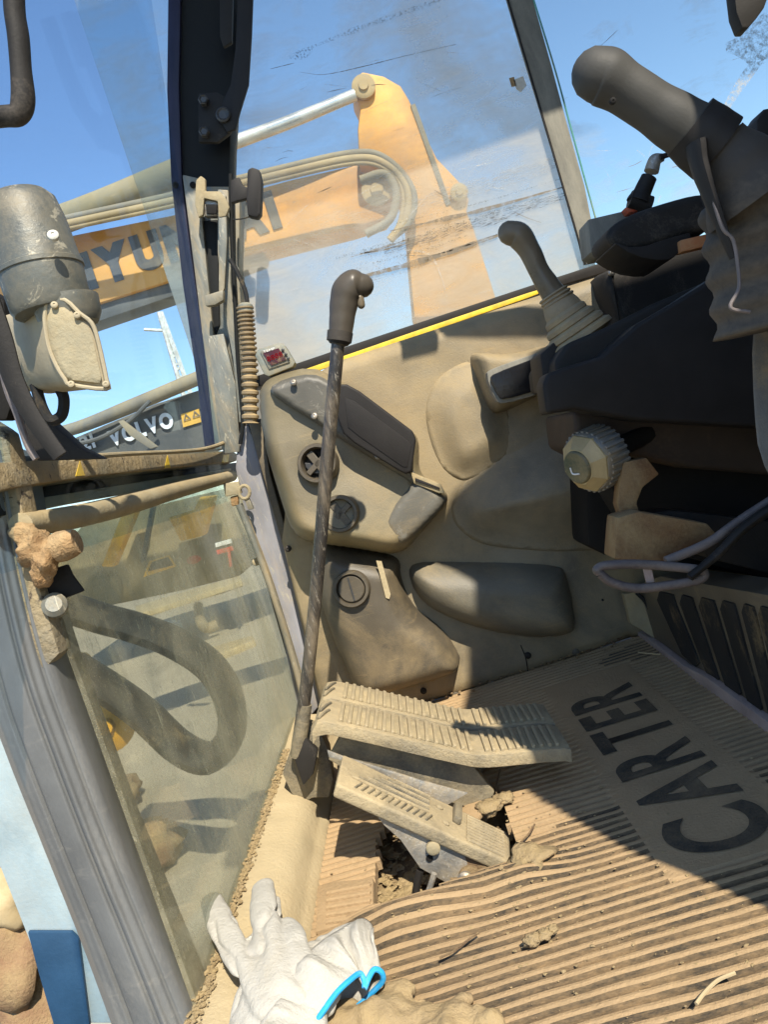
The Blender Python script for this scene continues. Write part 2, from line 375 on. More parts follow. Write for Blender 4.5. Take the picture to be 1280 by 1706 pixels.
def inside(p, poly):
    c = False; n = len(poly); j = n-1
    for i in range(n):
        a, b = poly[i], poly[j]
        if (a[1] > p[1]) != (b[1] > p[1]) and p[0] < (b[0]-a[0])*(p[1]-a[1])/(b[1]-a[1])+a[0]: c = not c
        j = i
    return c
def dist(p, poly):
    m = 9; n = len(poly)
    for i in range(n):
        a = poly[i]; b = poly[(i+1)%n]; dx, dy = b[0]-a[0], b[1]-a[1]; l = dx*dx+dy*dy
        t = 0 if l == 0 else max(0, min(1, ((p[0]-a[0])*dx+(p[1]-a[1])*dy)/l))
        d = math.hypot(p[0]-a[0]-dx*t, p[1]-a[1]-dy*t); m = min(m, d)
    return m
def moulded(name, px, y, depth, rnd, mat, parent=None, res=.008, soft=2, extra=None, foot=.02, noisy=.001, world=None, soft_edge=False):
    """moulded shell standing off the wall at y towards the cab: rounded rim, gently uneven face; closed skirt at the back"""
    if world: out = [Vector(p) for p in world]
    else: out = [Vector((q.x, q.z)) for q in ats(px, y)]
    if soft: out = smoothpoly(out, soft)
    o2 = [(p.x, p.y) for p in out]
    x0 = min(p[0] for p in o2); x1 = max(p[0] for p in o2); z0 = min(p[1] for p in o2); z1 = max(p[1] for p in o2)
    vs = [Vector(p) for p in o2]; nb = len(vs)
    nx = int((x1-x0)/res)+1; nz = int((z1-z0)/res)+1
    for i in range(nx+1):
        for k in range(nz+1):
            p = (x0+i*res, z0+k*res*1.0)
            if inside(p, o2) and dist(p, o2) > res*.45: vs.append(Vector(p))
    for off in (rnd*.15, rnd*.4, rnd*.75):
        pass
    V, E, Fc, *_ = delaunay_2d_cdt(vs, [(i, (i+1)%nb) for i in range(nb)], [], 1, 1e-6)
    bm = bmesh.new(); bv = []
    for i, p in enumerate(V):
        d = dist(p, o2); t = min(1, d/rnd); h = depth*(t*t*(3-2*t) if soft_edge else math.sqrt(max(0, 1-(1-t)**2)))
        if extra: h += extra(p.x, p.y)*min(1, d/rnd)
        h += noisy*noise.noise(Vector((p.x*14, p.y*14, 3)))*min(1, d/rnd)*2
        bv.append(bm.verts.new((p.x, y-h, p.y)))
    for f in Fc:
        try: bm.faces.new([bv[i] for i in f])
        except ValueError: pass
    be = [e for e in bm.edges if len(e.link_faces) == 1]
    r = bmesh.ops.extrude_edge_only(bm, edges=be)
    for v in [g for g in r['geom'] if isinstance(g, bmesh.types.BMVert)]: v.co.y += foot
    bmesh.ops.recalc_face_normals(bm, faces=bm.faces)
    # face towards the cab
    bm.normal_update()
    if sum(f.normal.y for f in bm.faces if abs(f.normal.y) > .5) > 0: bmesh.ops.reverse_faces(bm, faces=bm.faces)
    return obj(name, bm, mat, parent, smooth='all')
def text_mesh(s, size=1, bold=.0, space=1.0, depth=0.0):
    c = bpy.data.curves.new('t', 'FONT'); c.body = s; c.size = size; c.offset = bold; c.space_character = space; c.extrude = depth
    o = bpy.data.objects.new('t', c); COL.objects.link(o)
    bpy.context.view_layer.update()
    dg = bpy.context.evaluated_depsgraph_get(); me = bpy.data.meshes.new_from_object(o.evaluated_get(dg))
    bpy.data.objects.remove(o); bpy.data.curves.remove(c); me.materials.clear(); return me
def letters(s, origin, right, up, width, height, mat, parent, bold=.03, depth=.004, name='letter'):
    """each character its own flat mesh, fitted on a baseline in the place"""
    ms = []; x = 0
    for ch in s:
        me = text_mesh(ch, 1, bold, 1, depth)
        xs = [v.co.x for v in me.vertices]; ys = [v.co.y for v in me.vertices]
        ms.append((me, min(xs), max(xs), min(ys), max(ys), x)); x += (max(xs)-min(xs))+.1
    tot = x-.1; R = Vector(right).normalized(); U = Vector(up).normalized(); Nn = R.cross(U)
    for me, a, b, c, d, xo in ms:
        for v in me.vertices:
            q = v.co.copy()
            v.co = Vector(origin)+R*((q.x-a+xo)/tot*width)+U*((q.y-c)/(d-c)*height)+Nn*(q.z)
        obj(name, me, mat, parent)
def remeshed(name, bm, voxel, mat, parent=None, smooth_it=4, loc=None, disp=None):
    me = bpy.data.meshes.new('t'); bm.to_mesh(me); bm.free()
    o = bpy.data.objects.new('t', me); COL.objects.link(o)
    r = o.modifiers.new('r', 'REMESH'); r.mode = 'VOXEL'; r.voxel_size = voxel
    s = o.modifiers.new('s', 'SMOOTH'); s.iterations = smooth_it; s.factor = .5
    bpy.context.view_layer.update(); dg = bpy.context.evaluated_depsgraph_get()
    m2 = bpy.data.meshes.new_from_object(o.evaluated_get(dg)); bpy.data.objects.remove(o); bpy.data.meshes.remove(me)
    m2.materials.clear()
    if disp:
        m2.update()
        ns = [v.normal.copy() for v in m2.vertices]
        for v, n in zip(m2.vertices, ns): v.co += n*disp(v.co)
    return obj(name, m2, mat, parent, smooth='all', loc=loc)
def screw(c, axis, r, mat, parent, name='screw', slot=True):
    bm = lathe(c, axis, [(-.002, r), (r*.25, r), (r*.5, r*.75), (r*.55, r*.35), (r*.3, r*.3)], 14)
    return obj(name, bm, mat, parent, smooth=True)

# ================================================================== SETTING
GZ = -1.1
bm = bmesh.new()
bmesh.ops.create_grid(bm, x_segments=60, y_segments=60, size=1.0)
for v in bm.verts:
    r = v.co.length; k = 4*r+1500*r**6
    v.co = Vector((v.co.x*k, v.co.y*k+4, GZ+(.05*noise.noise(v.co*40) if r < .6 else 0)))
tag(obj('ground', bm, 'ground', smooth=True), kind='structure')
# cab floor pan (dirt-strewn steel under the mat)
bm = bmesh.new()
nx, ny = 90, 120
gv = [[bm.verts.new((-.27+i*(1.32/nx), .28+j*(1.32/ny), -.038+.007*noise.fractal(Vector((i*.35, j*.35, 0)), 1, 2, 4))) for i in range(nx+1)] for j in range(ny+1)]
for j in range(ny):
    for i in range(nx): bm.faces.new((gv[j][i], gv[j][i+1], gv[j+1][i+1], gv[j+1][i]))
tag(obj('floor', bm, 'dirt', smooth='all'), kind='structure')

# ------------------------------------------------------------------ outside machines
# excavator with the orange boom
hy = thing('excavator_boom', 'faded orange excavator boom with HYUNDAI lettering and raised arm outside the windows', 'excavator', (0, 7, GZ))
slab('boom', [(-300,470),(116,392),(285,358),(400,322),(480,300),(600,272),(645,285),(668,325),(645,362),(587,380),(400,427),(296,464),(144,512),(-300,655)], 7.0, .42, 'hyund', hy, bevel=.03)
slab('shaded_underside', [(-300,655),(144,512),(296,464),(400,427),(440,414),(438,432),(400,446),(300,489),(150,540),(-300,700)], 7.05, .34, 'volvo', hy, bevel=.01)  # dark grey paints the shadow on the orange boom's underside
slab('arm', [(586,152),(588,130),(604,118),(640,126),(668,142),(682,165),(700,205),(728,262),(772,308),(782,332),(778,352),(790,380),(835,520),(690,530),(682,440),(676,360),(665,322),(645,285),(598,268),(596,215),(600,180)], 6.75, .4, 'hyund', hy, bevel=.03)
slab('arm_rib', [(684,175),(692,172),(752,340),(744,343)], 6.74, .03, 'hose', hy, bevel=.004)
for p, r in (((606,146),.1), ((765,322),.075), ((628,318),.13)):
    obj('pin', lathe(at(p, 6.73), (0,-1,0), [(0,r),(.03,r),(.04,r*.8),(.04,r*.45),(.06,r*.4)], 24), 'tanhose', hy, smooth=True)
obj('hydraulic_ram', tube(ats([(300,270),(470,208),(592,158)], 6.7), [.06,.055,.05], 14), 'chrome', hy, smooth=True)
obj('ram_barrel', tube(ats([(-200,455),(90,370),(300,286)], 6.8), .12, 14), 'olive', hy, smooth=True)
for off, m_, r in ((0,'tanhose',.035), (-9,'hose',.03), (8,'tanhose',.02)):
    obj('hose', tube(ats([(-200,440+off),(115,372+off),(285,335+off),(460,292+off),(590,264+off),(645,275+off),(678-off,315),(676-off,365),(650,400)], 6.6), r, 10), m_, hy, smooth=True)
obj('hose', tube(ats([(600,300),(640,290),(660,320),(650,365),(610,390)], 6.55), .035, 10), 'hose', hy, smooth=True)
o0 = at((120,494), 6.99); o1 = at((472,381), 6.99)
letters('HYUNDAI', o0, (1,0,0), (0,0,1), (o1-o0).x, .335, 'hytext', hy, bold=.075, depth=.004)
# dark grey boom
vo = thing('excavator_boom', 'dark grey excavator boom with white VOLVO lettering low behind the windscreen', 'excavator', (0, 5, GZ))
slab('boom', [(60,775),(110,735),(180,705),(260,672),(345,645),(430,620),(440,720),(345,752),(130,800),(60,810)], 5.0, .35, 'volvo', vo, bevel=.02)
slab('warning_sticker', [(301,690),(331,681),(335,703),(305,712)], 4.985, .006, 'yelm', vo, bevel=0)
for q in ((306,706),(321,701)):
    a = at(q, 4.978)
    bm = bmesh.new()
    for i in range(3):
        t0 = [Vector((math.cos(math.pi*(.5+2*i/3)), 0, math.sin(math.pi*(.5+2*i/3)))) for i in range(3)]
    for i in range(3):
        p0, p1 = t0[i], t0[(i+1)%3]
        c_ = a+Vector((.03,0,.03))
        v4 = [c_+p0*.03, c_+p1*.03, c_+p1*.018, c_+p0*.018]
        bm.faces.new([bm.verts.new(v) for v in v4])
    obj('warning_triangle', bm, 'hytext', vo)
o0 = at((186,745), 4.985); o1 = at((292,712), 4.985)
letters('VOLVO', o0, (1,0,0), (0,0,1), (o1-o0).x, .105, 'white', vo, bold=.05, depth=.004)
letters('21', at((138,752), 4.985), (1,0,0), (0,0,1), .09, .1, 'white', vo, bold=.03, depth=.003)
obj('hydraulic_ram', tube(ats([(60,728),(130,712),(230,672),(330,630),(430,590)], 4.9), [.035,.04,.045,.045,.045], 12), 'hose', vo, smooth=True)
obj('hose', tube(ats([(70,742),(150,735),(210,705),(250,668)], 4.8), .014, 8), 'volvo', vo, smooth=True)
slab('bracket', [(196,702),(204,700),(262,744),(250,748),(215,725)], 4.7, .03, 'hose', vo, bevel=.004)
# lattice mast
ma = thing('lattice_mast', 'thin white lattice mast seen against the sky through the windscreen', 'mast', (0, 16, GZ))
for dx in (-5, 5):
    obj('pole', tube(ats([(266+dx*.3,520),(296+dx,610),(322+dx*1.4,690)], 16), .05, 6), 'pale', ma)
for i in range(16):
    t = i/15; x = 268+t*54; y = 530+t*160; k = 3+5*t
    obj('brace', tube(ats([(x-k, y+4),(x+k, y-5+ (i%2)*6)], 16), .03, 5, n=0), 'pale', ma)
obj('crossarm', tube(ats([(240,549),(280,551)], 16), .035, 6), 'pale', ma)
# yellow machine parts and clutter seen through the muddy lower pane
cl = thing('loader', 'yellow and black loader behind the muddy lower pane', 'loader', (-4, 10, GZ))
slab('chassis', [(90,930),(140,870),(250,845),(400,808),(430,800),(440,900),(400,960),(300,985),(180,1010),(100,1010)], 10.0, 1.5, 'olive', cl, bevel=.05)
slab('lift_arm', [(206,846),(232,838),(188,945),(168,944)], 9.5, .2, 'yelm', cl, bevel=.02)
slab('bucket_side', [(280,862),(322,850),(333,828),(358,826),(340,892),(300,902)], 9.5, .2, 'yelm', cl, bevel=.02)
slab('badge_plate', [(238,962),(248,935),(280,925),(292,944)], 9.2, .05, 'yelm', cl, bevel=.005)
slab('badge_face', [(246,952),(252,937),(279,928),(288,942)], 9.17, .02, 'black', cl, bevel=.003)
slab('tail_lamp', [(310,930),(325,925),(334,932),(326,940),(312,940)], 9.2, .1, 'red', cl, bevel=.01, soft=1)
slab('cab_post', [(250,845),(258,842),(240,935),(233,937)], 9.3, .08, 'volvo', cl, bevel=.005)
sgn = thing('red_barrier', 'red and white barrier frame by the loader', 'barrier', at((375,930), 9.0))
slab('rail', [(360,917),(386,910),(389,917),(362,924)], 9.0, .05, 'red', sgn, bevel=.004)
slab('rail', [(358,905),(384,898),(386,905),(359,912)], 9.02, .05, 'white', sgn, bevel=.004)
slab('post', [(378,915),(382,914),(386,944),(382,945)], 8.95, .05, 'red', sgn, bevel=.004)
def gslab(name, px, z, h, mat, label, cat):   # things lying on the yard
    P = ats(px, PZ(z)); o = obj(name, prism(P, (0,0,-h), .01), mat, smooth=True, loc=(P[0].x, P[0].y, GZ)); return tag(o, label, cat)
gslab('plank', [(225,1010),(400,958),(402,968),(228,1024)], GZ+.1, .1, 'sill', 'long pale plank across the yard behind the muddy pane', 'plank')
gslab('plank', [(262,1036),(300,1032),(296,1050),(272,1052)], GZ+.14, .14, 'pale', 'short pale offcut block on the yard by the long plank', 'plank')
gslab('plank', [(352,1078),(420,1058),(424,1066),(356,1092)], GZ+.08, .08, 'straw', 'broken straw coloured board right of the rubber loop', 'plank')
P = [at((330,1010), PZ(GZ+.3)), at((334,1035), PZ(GZ+.25)), at((345,1046), PZ(GZ+.15)), at((362,1040), PZ(GZ+.15))]
tag(obj('bent_pipe', tube(P, .07, 10), 'hose', smooth=True, loc=P[1]), 'bent rusty pipe lying on the yard below the long plank', 'pipe')
# rubber loop (loader tyre) with yellow hub
ty = thing('rubber_track', 'thick black rubber track loop standing in the yard behind the muddy pane', 'track', at((250,1250), 3.2))
bm = bmesh.new()
path = ats([(110,1010),(170,1030),(225,1045),(290,1070),(350,1110),(382,1165),(384,1225),(350,1262),(300,1245),(240,1190),(185,1150),(120,1110)], 3.2)
tube(path, .06, 14, bm, flat=1.9, ref=(0,1,0))
obj('rubber_band', bm, 'rubber', ty, smooth=True)
obj('hub', lathe(at((180,1205), 3.3), (.3,-1,.1), [(0,.12),(.06,.12),(.09,.09),(.1,.04),(.13,.03)], 24), 'yelm', ty, smooth=True)
obj('hub', lathe(at((135,1105), 3.3), (.3,-1,.1), [(0,.05),(.05,.05),(.06,.03)], 18), 'yelm', ty, smooth=True)
for k, (p, r) in enumerate((((120,1250),.3), ((170,1330),.25), ((95,1150),.22), ((60,1330),.3), ((230,1420),.22))):
    a = at(p, PZ(GZ+.1)); a = Vector((a.x, max(a.y, 2.6), a.z))
    tag(obj('rock', blob(a, r, k, .35, (1,1,.5)), 'rock', smooth='all', loc=a), ['large low brown boulder outside below the yellow hub','brown stone in the yard below the largest boulder','brown stone beside the left end of the rubber loop','broad brown rock outside near the gasketed door pillar','small brown rock lowest behind the muddy pane'][k], 'rock')
# blue panel outside left of pillar
bp = thing('machine_step', 'pale blue painted machine panel outside, left of the door pillar', 'panel', at((100,1600), .95))
pnl = slab('panel', [(-40,1000),(30,1130),(120,1360),(230,1706),(110,1706),(60,1600),(0,1448),(-40,1380)], .95, .03, 'blue', bp, bevel=.004)
slab('shadow_patch', [(45,1553),(118,1553),(130,1565),(150,1720),(92,1720),(60,1610)], .943, .006, 'blueshade', pnl, bevel=.002)  # thin dark plate painting a cast shadow on the blue panel
for k, (p, r, m_) in enumerate((((5,1500),.05,'straw'), ((15,1600),.075,'rock'), ((60,1680),.07,'rock'), ((-5,1665),.06,'rust'))):
    a = at(p, 1.15)
    tag(obj('rock', blob(a, r, 9+k, .35), m_, smooth='all', loc=a), ['pale tan stone at the left edge above brown rocks','brown rock at the left edge under the pale tan stone','brown rock beside the painted blue shadow patch, lowest in its pile','orange brown rock in the bottom left corner'][k], 'rock')

# ------------------------------------------------------------------ cab shell out of frame (roof, rear wall) with added shadow panels that shade the interior
sh = thing('cab_shell', 'excavator cab roof and rear shell around the seat with added shadow-casting panels', 'cab', (.5, 1.1, 0))
obj('roof', box((-.2,.95,1.78), (1.4,1.7,1.84), .01), 'lilac', sh)
obj('rear_wall', box((1.32,.3,-.05), (1.4,1.7,1.78), .01), 'wall', sh)
P = [(x, .3, z) for x, z in ((.40,-.05),(.385,.45),(.365,.65),(.38,.95),(.43,1.2),(.55,1.42),(.60,1.58),(.56,1.70),(.62,1.77),(.76,1.83),(.80,1.9),(.9,1.97),(1.38,1.97),(1.38,-.05))]
def shade(px, yy=.9, nm='shadow_flap'):  # unseen plates traced back along the sun, added to shadow the wall
    W = ats(px, PY(1.5)); obj(nm, prism([q-SUN*((q.y-yy)/SUN.y) for q in W], (0,.02,0), .004), 'blackd', sh)
shade([(728,545),(735,530),(770,527),(820,545),(930,560),(930,592),(740,590),(730,575)])
shade([(664,572),(724,562),(728,612),(668,628)], 1.0, 'shadow_plate')
#shade([(700,752),(840,700),(848,735),(705,790)], .8, 'shadow_bar')
obj('shadow_panel', prism(P, (0,-.04,0), .004), 'lilac', sh)  # added unseen panel, edge cut to cast the floor and wall shadow

cr_ = thing('added_crawler_track', 'added unseen dark boxes standing in for crawler track and body side below the cab door', 'track', (0, -.4, GZ))  # unseen; added to cut the light bounced off the ground
obj('added_track_box', box((-3,-.75,GZ+.02),(3,.2,-.42), .03), 'blackd', cr_)
obj('added_side_box', box((-.345,.21,GZ+.02),(3,1.9,-.07), .03), 'blackd', cr_)

# ================================================================== SIDE WALL (right-hand side of cab)
wl = thing('side_wall_trim', 'dusty grey beige moulded trim panel below the side window', 'trim panel', (.3, 1.52, 0))
WY = 1.5
wp = [(500,640),(560,603),(900,492),(1110,425),(1500,300),(1500,1000),(1050,1062),(880,1121),(800,1146),(700,1172),(600,1200),(540,1200),(470,900)]
def wextra(x, z):
    return .004*noise.fractal(Vector((x*3, z*3, 1)), 1, 2, 3)
moulded('main_panel', wp, WY, .02, .02, 'wall', wl, res=.016, soft=0, extra=wextra, foot=.1)
moulded('curved_boss', [(706,690),(720,640),(752,612),(790,598),(820,620),(850,690),(858,740),(838,770),(790,800),(760,800),(728,770)], WY-.0205, .026, .06, 'wall', wl, soft=2, soft_edge=True)
moulded('ashtray_housing', [(781,590),(800,588),(850,592),(925,570),(935,640),(880,668),(832,690),(815,688),(800,660),(790,625)], WY-.02, .075, .022, 'wall', wl, soft=2)
moulded('knee_bulge', [(676,944),(700,932),(780,934),(932,938),(944,956),(960,1030),(952,1054),(890,1062),(810,1050),(730,1022),(690,990)], WY-.01, .075, .055, 'wallgrey', wl, soft=2)
moulded('wheel_arch', [(745,860),(770,800),(850,745),(960,690),(1100,640),(1200,640),(1200,900),(960,920),(860,915),(790,905)], WY-.0205, .05, .13, 'wall', wl, soft=2, soft_edge=True)
moulded('rear_trim', [(985,470),(1000,455),(1110,415),(1500,290),(1500,620),(1050,640),(1020,560)], WY-.03, .06, .015, 'blackd', wl, soft=1)
for p in ((1020,454),(706,1151),(880,1092),(480,914),(903,829),(921,841),(843,842),(1005,1000)):
    yy = WY-.03 if p[0] != 1020 else WY-.095
    screw(at(p, yy), (0,-1,0), .0065 if p[0] in (1020,706,880,480) else .002, 'steel' if p[0]==1020 else 'blackd', wl)
for px in ((600,1188),(760,1158),(820,1140),(960,1086)):
    obj('wall_clip', lathe(at(px, WY-.018), (0,-1,0), [(-.003,.007),(.002,.007),(.003,.004)], 12), 'pod', wl, smooth=True)
obj('panel_seam', tube([q+Vector((0,-.0005,0)) for q in ats([(880,1118),(876,1095),(868,1075)], WY-.02)], .0012, 6), 'void', wl)
obj('panel_seam', tube(ats([(1018,448),(1024,480),(1034,540),(1040,575)], WY-.092), .0016, 6), 'void', wl)
# ashtray
ash = thing('ashtray', 'glossy black lidded ashtray set in the beige side wall', 'ashtray', at((860,635), 1.4))
slab('lid', [(816,630),(824,622),(890,597),(925,585),(932,630),(905,648),(840,666),(832,662)], 1.386, .02, 'gloss', ash, bevel=.004, soft=1)
slab('rim', [(809,622),(820,614),(888,590),(935,578),(940,638),(905,655),(838,674),(826,668)], 1.394, .03, 'felt', ash, bevel=.003, soft=1)

# side window
swn = thing('side_window', 'large scratched side window with grey divider bar and black sill', 'window', (.3, 1.6, .72))
def zat(x, z, y): return Vector((x, y, z))
obj('pane', prism([(-.32,1.6,.70),(.52,1.6,.70),(.52,1.6,1.9),(-.32,1.6,1.9)], (0,.004,0), 0), G_side, swn)
obj('pane', prism([(.515,1.625,.70),(1.6,1.625,.70),(1.6,1.625,1.9),(.515,1.625,1.9)], (0,.004,0), 0), G_rear, swn)
slab('divider', [(843,-10),(886,-10),(920,110),(948,215),(975,310),(1000,435),(975,440),(958,372),(905,195),(868,75)], 1.585, .012, 'felt', swn, bevel=.002)
obj('pane_edge', tube(ats([(843,-12),(905,196),(976,440)], 1.584), .0022, 8), 'black', swn)
obj('pane_edge', tube(ats([(886,-12),(925,115),(955,225),(1003,400)], 1.583), .0018, 8), 'glassedge', swn)
slab('sill_seal', [(395,636),(480,610),(569,580),(880,477),(1140,393),(1140,415),(880,492),(569,597),(480,628),(398,655)], 1.545, .06, 'black', swn, bevel=.003)
slab('edge_strip', [(500,618),(540,604),(570,594),(700,549),(880,488),(897,483),(898,489),(880,496),(700,558),(572,604),(540,614),(502,628)], 1.535, .008, 'yellow', swn, bevel=.001)
# marks on the pane
gy = 1.597
def mark(px, wd, mat, name='rub_mark', y=gy):
    P = catmull(ats(px, y), 8); bm = bmesh.new(); n = len(P); pr = None
    for i, p in enumerate(P):
        t = (P[min(i+1,n-1)]-P[max(i-1,0)]).normalized(); s = Vector((0,-1,0)).cross(t).normalized()
        k = wd*(.35+.65*math.sin(math.pi*min(1,(i+.5)/n)))*(.7+.6*noise.noise(p*25))
        c = (bm.verts.new(p+s*k/2), bm.verts.new(p-s*k/2))
        if pr: bm.faces.new((pr[0], pr[1], c[1], c[0]))
        pr = c
    return obj(name, bm, mat, swn)
mark([(484,96),(500,88),(560,62),(640,32),(720,5),(760,-8)], .014, S_dark)
mark([(482,95),(505,90),(520,84)], .02, S_dark)
mark([(500,120),(540,124),(600,112),(680,92),(760,74)], .002, S_warm)
mark([(450,115),(490,105)], .002, S_warm)
for k, (a, b) in enumerate((((590,424),(700,398)), ((620,438),(780,392)), ((600,462),(830,392)), ((660,372),(940,296)), ((650,385),(945,310)), ((560,430),(900,330)))):
    mark([a, ((a[0]+b[0])/2, (a[1]+b[1])/2+4), b], .004+.006*(k%3), S_dark if k % 2 else S_warm)
mark([(585,428),(640,412),(700,392)], .006, S_warm)
mark([(590,470),(640,440),(700,420),(740,402)], .09, S_mud)
mark([(650,395),(700,385),(760,372)], .05, S_mud)
mark([(670,425),(720,425),(780,408),(830,390)], .0035, S_warm)
mark([(670,415),(715,424),(735,460),(745,495)], .006, S_pale)
mark([(690,340),(800,310),(930,270)], .05, SMEAR('grey wipe haze', (.34,.34,.33), .48, .75, 60, (1,1,7)))
mark([(640,420),(800,370),(960,320)], .03, SMEAR('dark wipe haze', (.1,.1,.1), .48, .64, 70, (1,1,8)))
for i in range(46):
    x = random.uniform(440, 1250); y = random.uniform(20, 560); l = random.uniform(15, 60); a = random.gauss(-.32, .35)
    mark([(x,y),(x+l*.5, y+l*.5*a+random.uniform(-2,2)),(x+l, y+l*a)], random.uniform(.0012,.003), S_pale if random.random() < .75 else S_warm)
for i in range(14):
    x = random.uniform(960, 1200); y = random.uniform(240, 380); l = random.uniform(10, 40); a = random.uniform(-3, 3)
    mark([(x,y),(x+l*.3, y+l*.3*a),(x+l*.5, y+l*.5*a+6)], random.uniform(.0015,.004), S_pale, y=1.62)
slab('sticker_scrap', [(856,133),(872,127),(878,142),(868,153),(861,148)], 1.583, .002, 'pale', swn, bevel=0)
slab('sticker_scrap', [(849,130),(857,128),(861,143),(853,144)], 1.583, .002, 'rust', swn, bevel=0)
mark([(1205,190),(1235,140),(1280,80)], .03, S_pale, y=1.62)
mark([(1210,80),(1260,70),(1290,30)], .09, S_pale, y=1.62)

# ================================================================== CORNER PILLAR
pil = thing('corner_pillar', 'dark front corner pillar between windscreen and side window', 'pillar', (-.3, 1.6, 0))
slab('upper_channel', [(296,-20),(398,-20),(396,60),(388,170),(384,235),(382,310),(388,400),(345,400),(322,330),(300,290),(296,180)], 1.56, .07, 'frameblk', pil, bevel=.006)
slab('seal', [(279,-20),(301,-20),(298,150),(303,300),(318,420),(344,600),(360,745),(340,748),(328,640),(303,470),(284,300),(277,150)], 1.55, .05, 'navy', pil, bevel=.005)
slab('channel_flange', [(303,290),(330,296),(340,400),(356,560),(388,745),(358,750),(344,620),(322,440)], 1.54, .03, 'frame', pil, bevel=.004)
slab('channel_back', [(330,310),(400,310),(398,440),(404,560),(408,740),(380,748),(352,560),(338,420)], 1.555, .06, 'frame', pil, bevel=.004)
slab('pillar_cover', [(346,560),(372,556),(392,640),(400,752),(372,756),(362,700)], 1.53, .012, 'frame', pil, bevel=.001)
slab('channel_slot', [(334,368),(362,365),(366,540),(356,565),(350,520),(346,470),(338,425)], 1.55, .012, 'frameblk', pil, bevel=.003)
slab('channel_lip', [(362,315),(380,316),(384,400),(384,470),(398,580),(406,700),(398,705),(388,600),(370,500),(362,420)], 1.53, .02, 'frame', pil, bevel=.003)
obj('seal_bead', tube(ats([(384,290),(386,400),(390,480),(396,600),(404,700),(400,740)], 1.52), .004, 8), 'frameblk', pil, smooth=True)
for p in ((292,308),(321,308)): screw(at(p, 1.538), (0,-1,0), .006, 'void', pil)
slab('lower_cover', [(396,725),(412,705),(424,735),(440,800),(470,900),(520,1040),(562,1130),(545,1160),(512,1200),(500,1195),(470,1060),(430,920),(402,830),(392,780)], 1.535, .03, 'lilac', pil, bevel=.004)
slab('backing_plate', [(396,700),(560,690),(640,1180),(560,1200),(505,1190),(440,960)], 1.56, .01, 'pod', pil, bevel=0)
slab('lower_trim', [(412,700),(436,704),(450,790),(478,890),(520,990),(548,1060),(580,1140),(566,1140),(520,1040),(470,905),(440,800)], 1.515, .03, 'pod', pil, bevel=.003)
screw(at((480,914), 1.51), (0,-1,0), .007, 'blackd', pil)
screw(at((427,936), 1.525), (0,-1,0), .008, 'sill', pil)
# stay bracket with bolts
st = thing('window_stay', 'black flat stay arm bolted to the top of the corner pillar', 'bracket', at((360,200), 1.5))
slab('arm', [(396,-20),(422,-20),(419,60),(414,140),(400,185),(392,215),(378,220),(366,200),(370,170),(384,140),(392,80)], 1.5, .008, 'black', st, bevel=.002)
stp = slab('plate', [(330,155),(362,153),(390,170),(392,205),(382,222),(362,237),(330,236)], 1.51, .012, 'blackd', st, bevel=.003)
slab('link', [(366,-20),(388,-20),(386,70),(372,78),(366,60)], 1.505, .01, 'blackd', st, bevel=.002)
for p, r in (((339,167),.010),((340,220),.010),((372,192),.014)):
    obj('bolt', lathe(at(p, 1.498), (0,-1,0), [(-.006,r),(.004,r),(.006,r*.8),(.004,r*.55)], 6 if r < .012 else 16), 'condark', stp, smooth=False)
# latch
la = thing('window_latch', 'worn pale metal latch catch on the corner pillar', 'latch', at((355,420), 1.5))
slab('catch_bracket', [(326,300),(334,292),(342,298),(342,318),(366,318),(376,330),(382,345),(376,360),(364,362),(362,335),(340,330),(338,358),(330,362),(324,340)], 1.5, .012, 'railtan', la, bevel=.003)
slab('spring_pin', [(336,330),(364,334),(362,360),(340,360)], 1.508, .02, 'steel', la, bevel=.004)
slab('side_rail', [(362,318),(376,325),(378,400),(374,480),(364,500),(364,400)], 1.502, .012, 'frame', la, bevel=.003)
slab('lower_catch', [(340,492),(372,482),(372,500),(358,508),(342,510)], 1.49, .02, 'frame', la, bevel=.004)
slab('striker_pad', [(342,340),(362,340),(360,356),(344,356)], 1.498, .006, 'void', la, bevel=.001)
# camera/clip
cp = thing('clip_holder', 'small black clip holder fixed beside the pillar over the HYUNDAI boom', 'clip', at((410,320), 1.48))
slab('body', [(412,282),(420,278),(432,282),(436,300),(434,355),(428,362),(412,358),(410,330)], 1.46, .025, 'black', cp, bevel=.004)
slab('arm', [(384,300),(398,294),(404,308),(412,312),(412,330),(396,334),(384,338)], 1.475, .015, 'black', cp, bevel=.003)
obj('cable', tube(ats([(388,366),(405,364),(425,358)], 1.47), .0015, 6), 'rubber', cp)
# cable from pillar to conduit
ca = thing('corrugated_conduit', 'tan corrugated cable conduit hanging beside the pillar', 'conduit', at((415,610), 1.47))
P = catmull(ats([(408,512),(412,560),(416,620),(417,705)], 1.47), 40)
bm = bmesh.new(); rad = []
pts = []
for i in range(len(P)): pts.append(P[i]); rad.append(.0165 if (i % 6) < 3 else .0125)
tube(pts, rad, 16, bm, n=0); obj('ribbed_sleeve', bm, 'coil', ca, smooth=True)
obj('cable', tube(ats([(383,432),(396,455),(410,490),(412,520)], 1.48), .0045, 8), 'rubber', ca, smooth=True)
obj('collar', lathe(at((409,514), 1.47), at((408,500),1.47)-at((409,514),1.47), [(-.008,.014),(.006,.014),(.01,.009)], 16), 'gauge', ca, smooth=True)
obj('lead', tube(ats([(412,708),(398,722),(372,738),(340,748),(300,752),(200,757),(120,764)], PX(-.305)), [.006,.005,.004,.0035,.003,.003,.003], 8), 'railtan', ca, smooth=True)
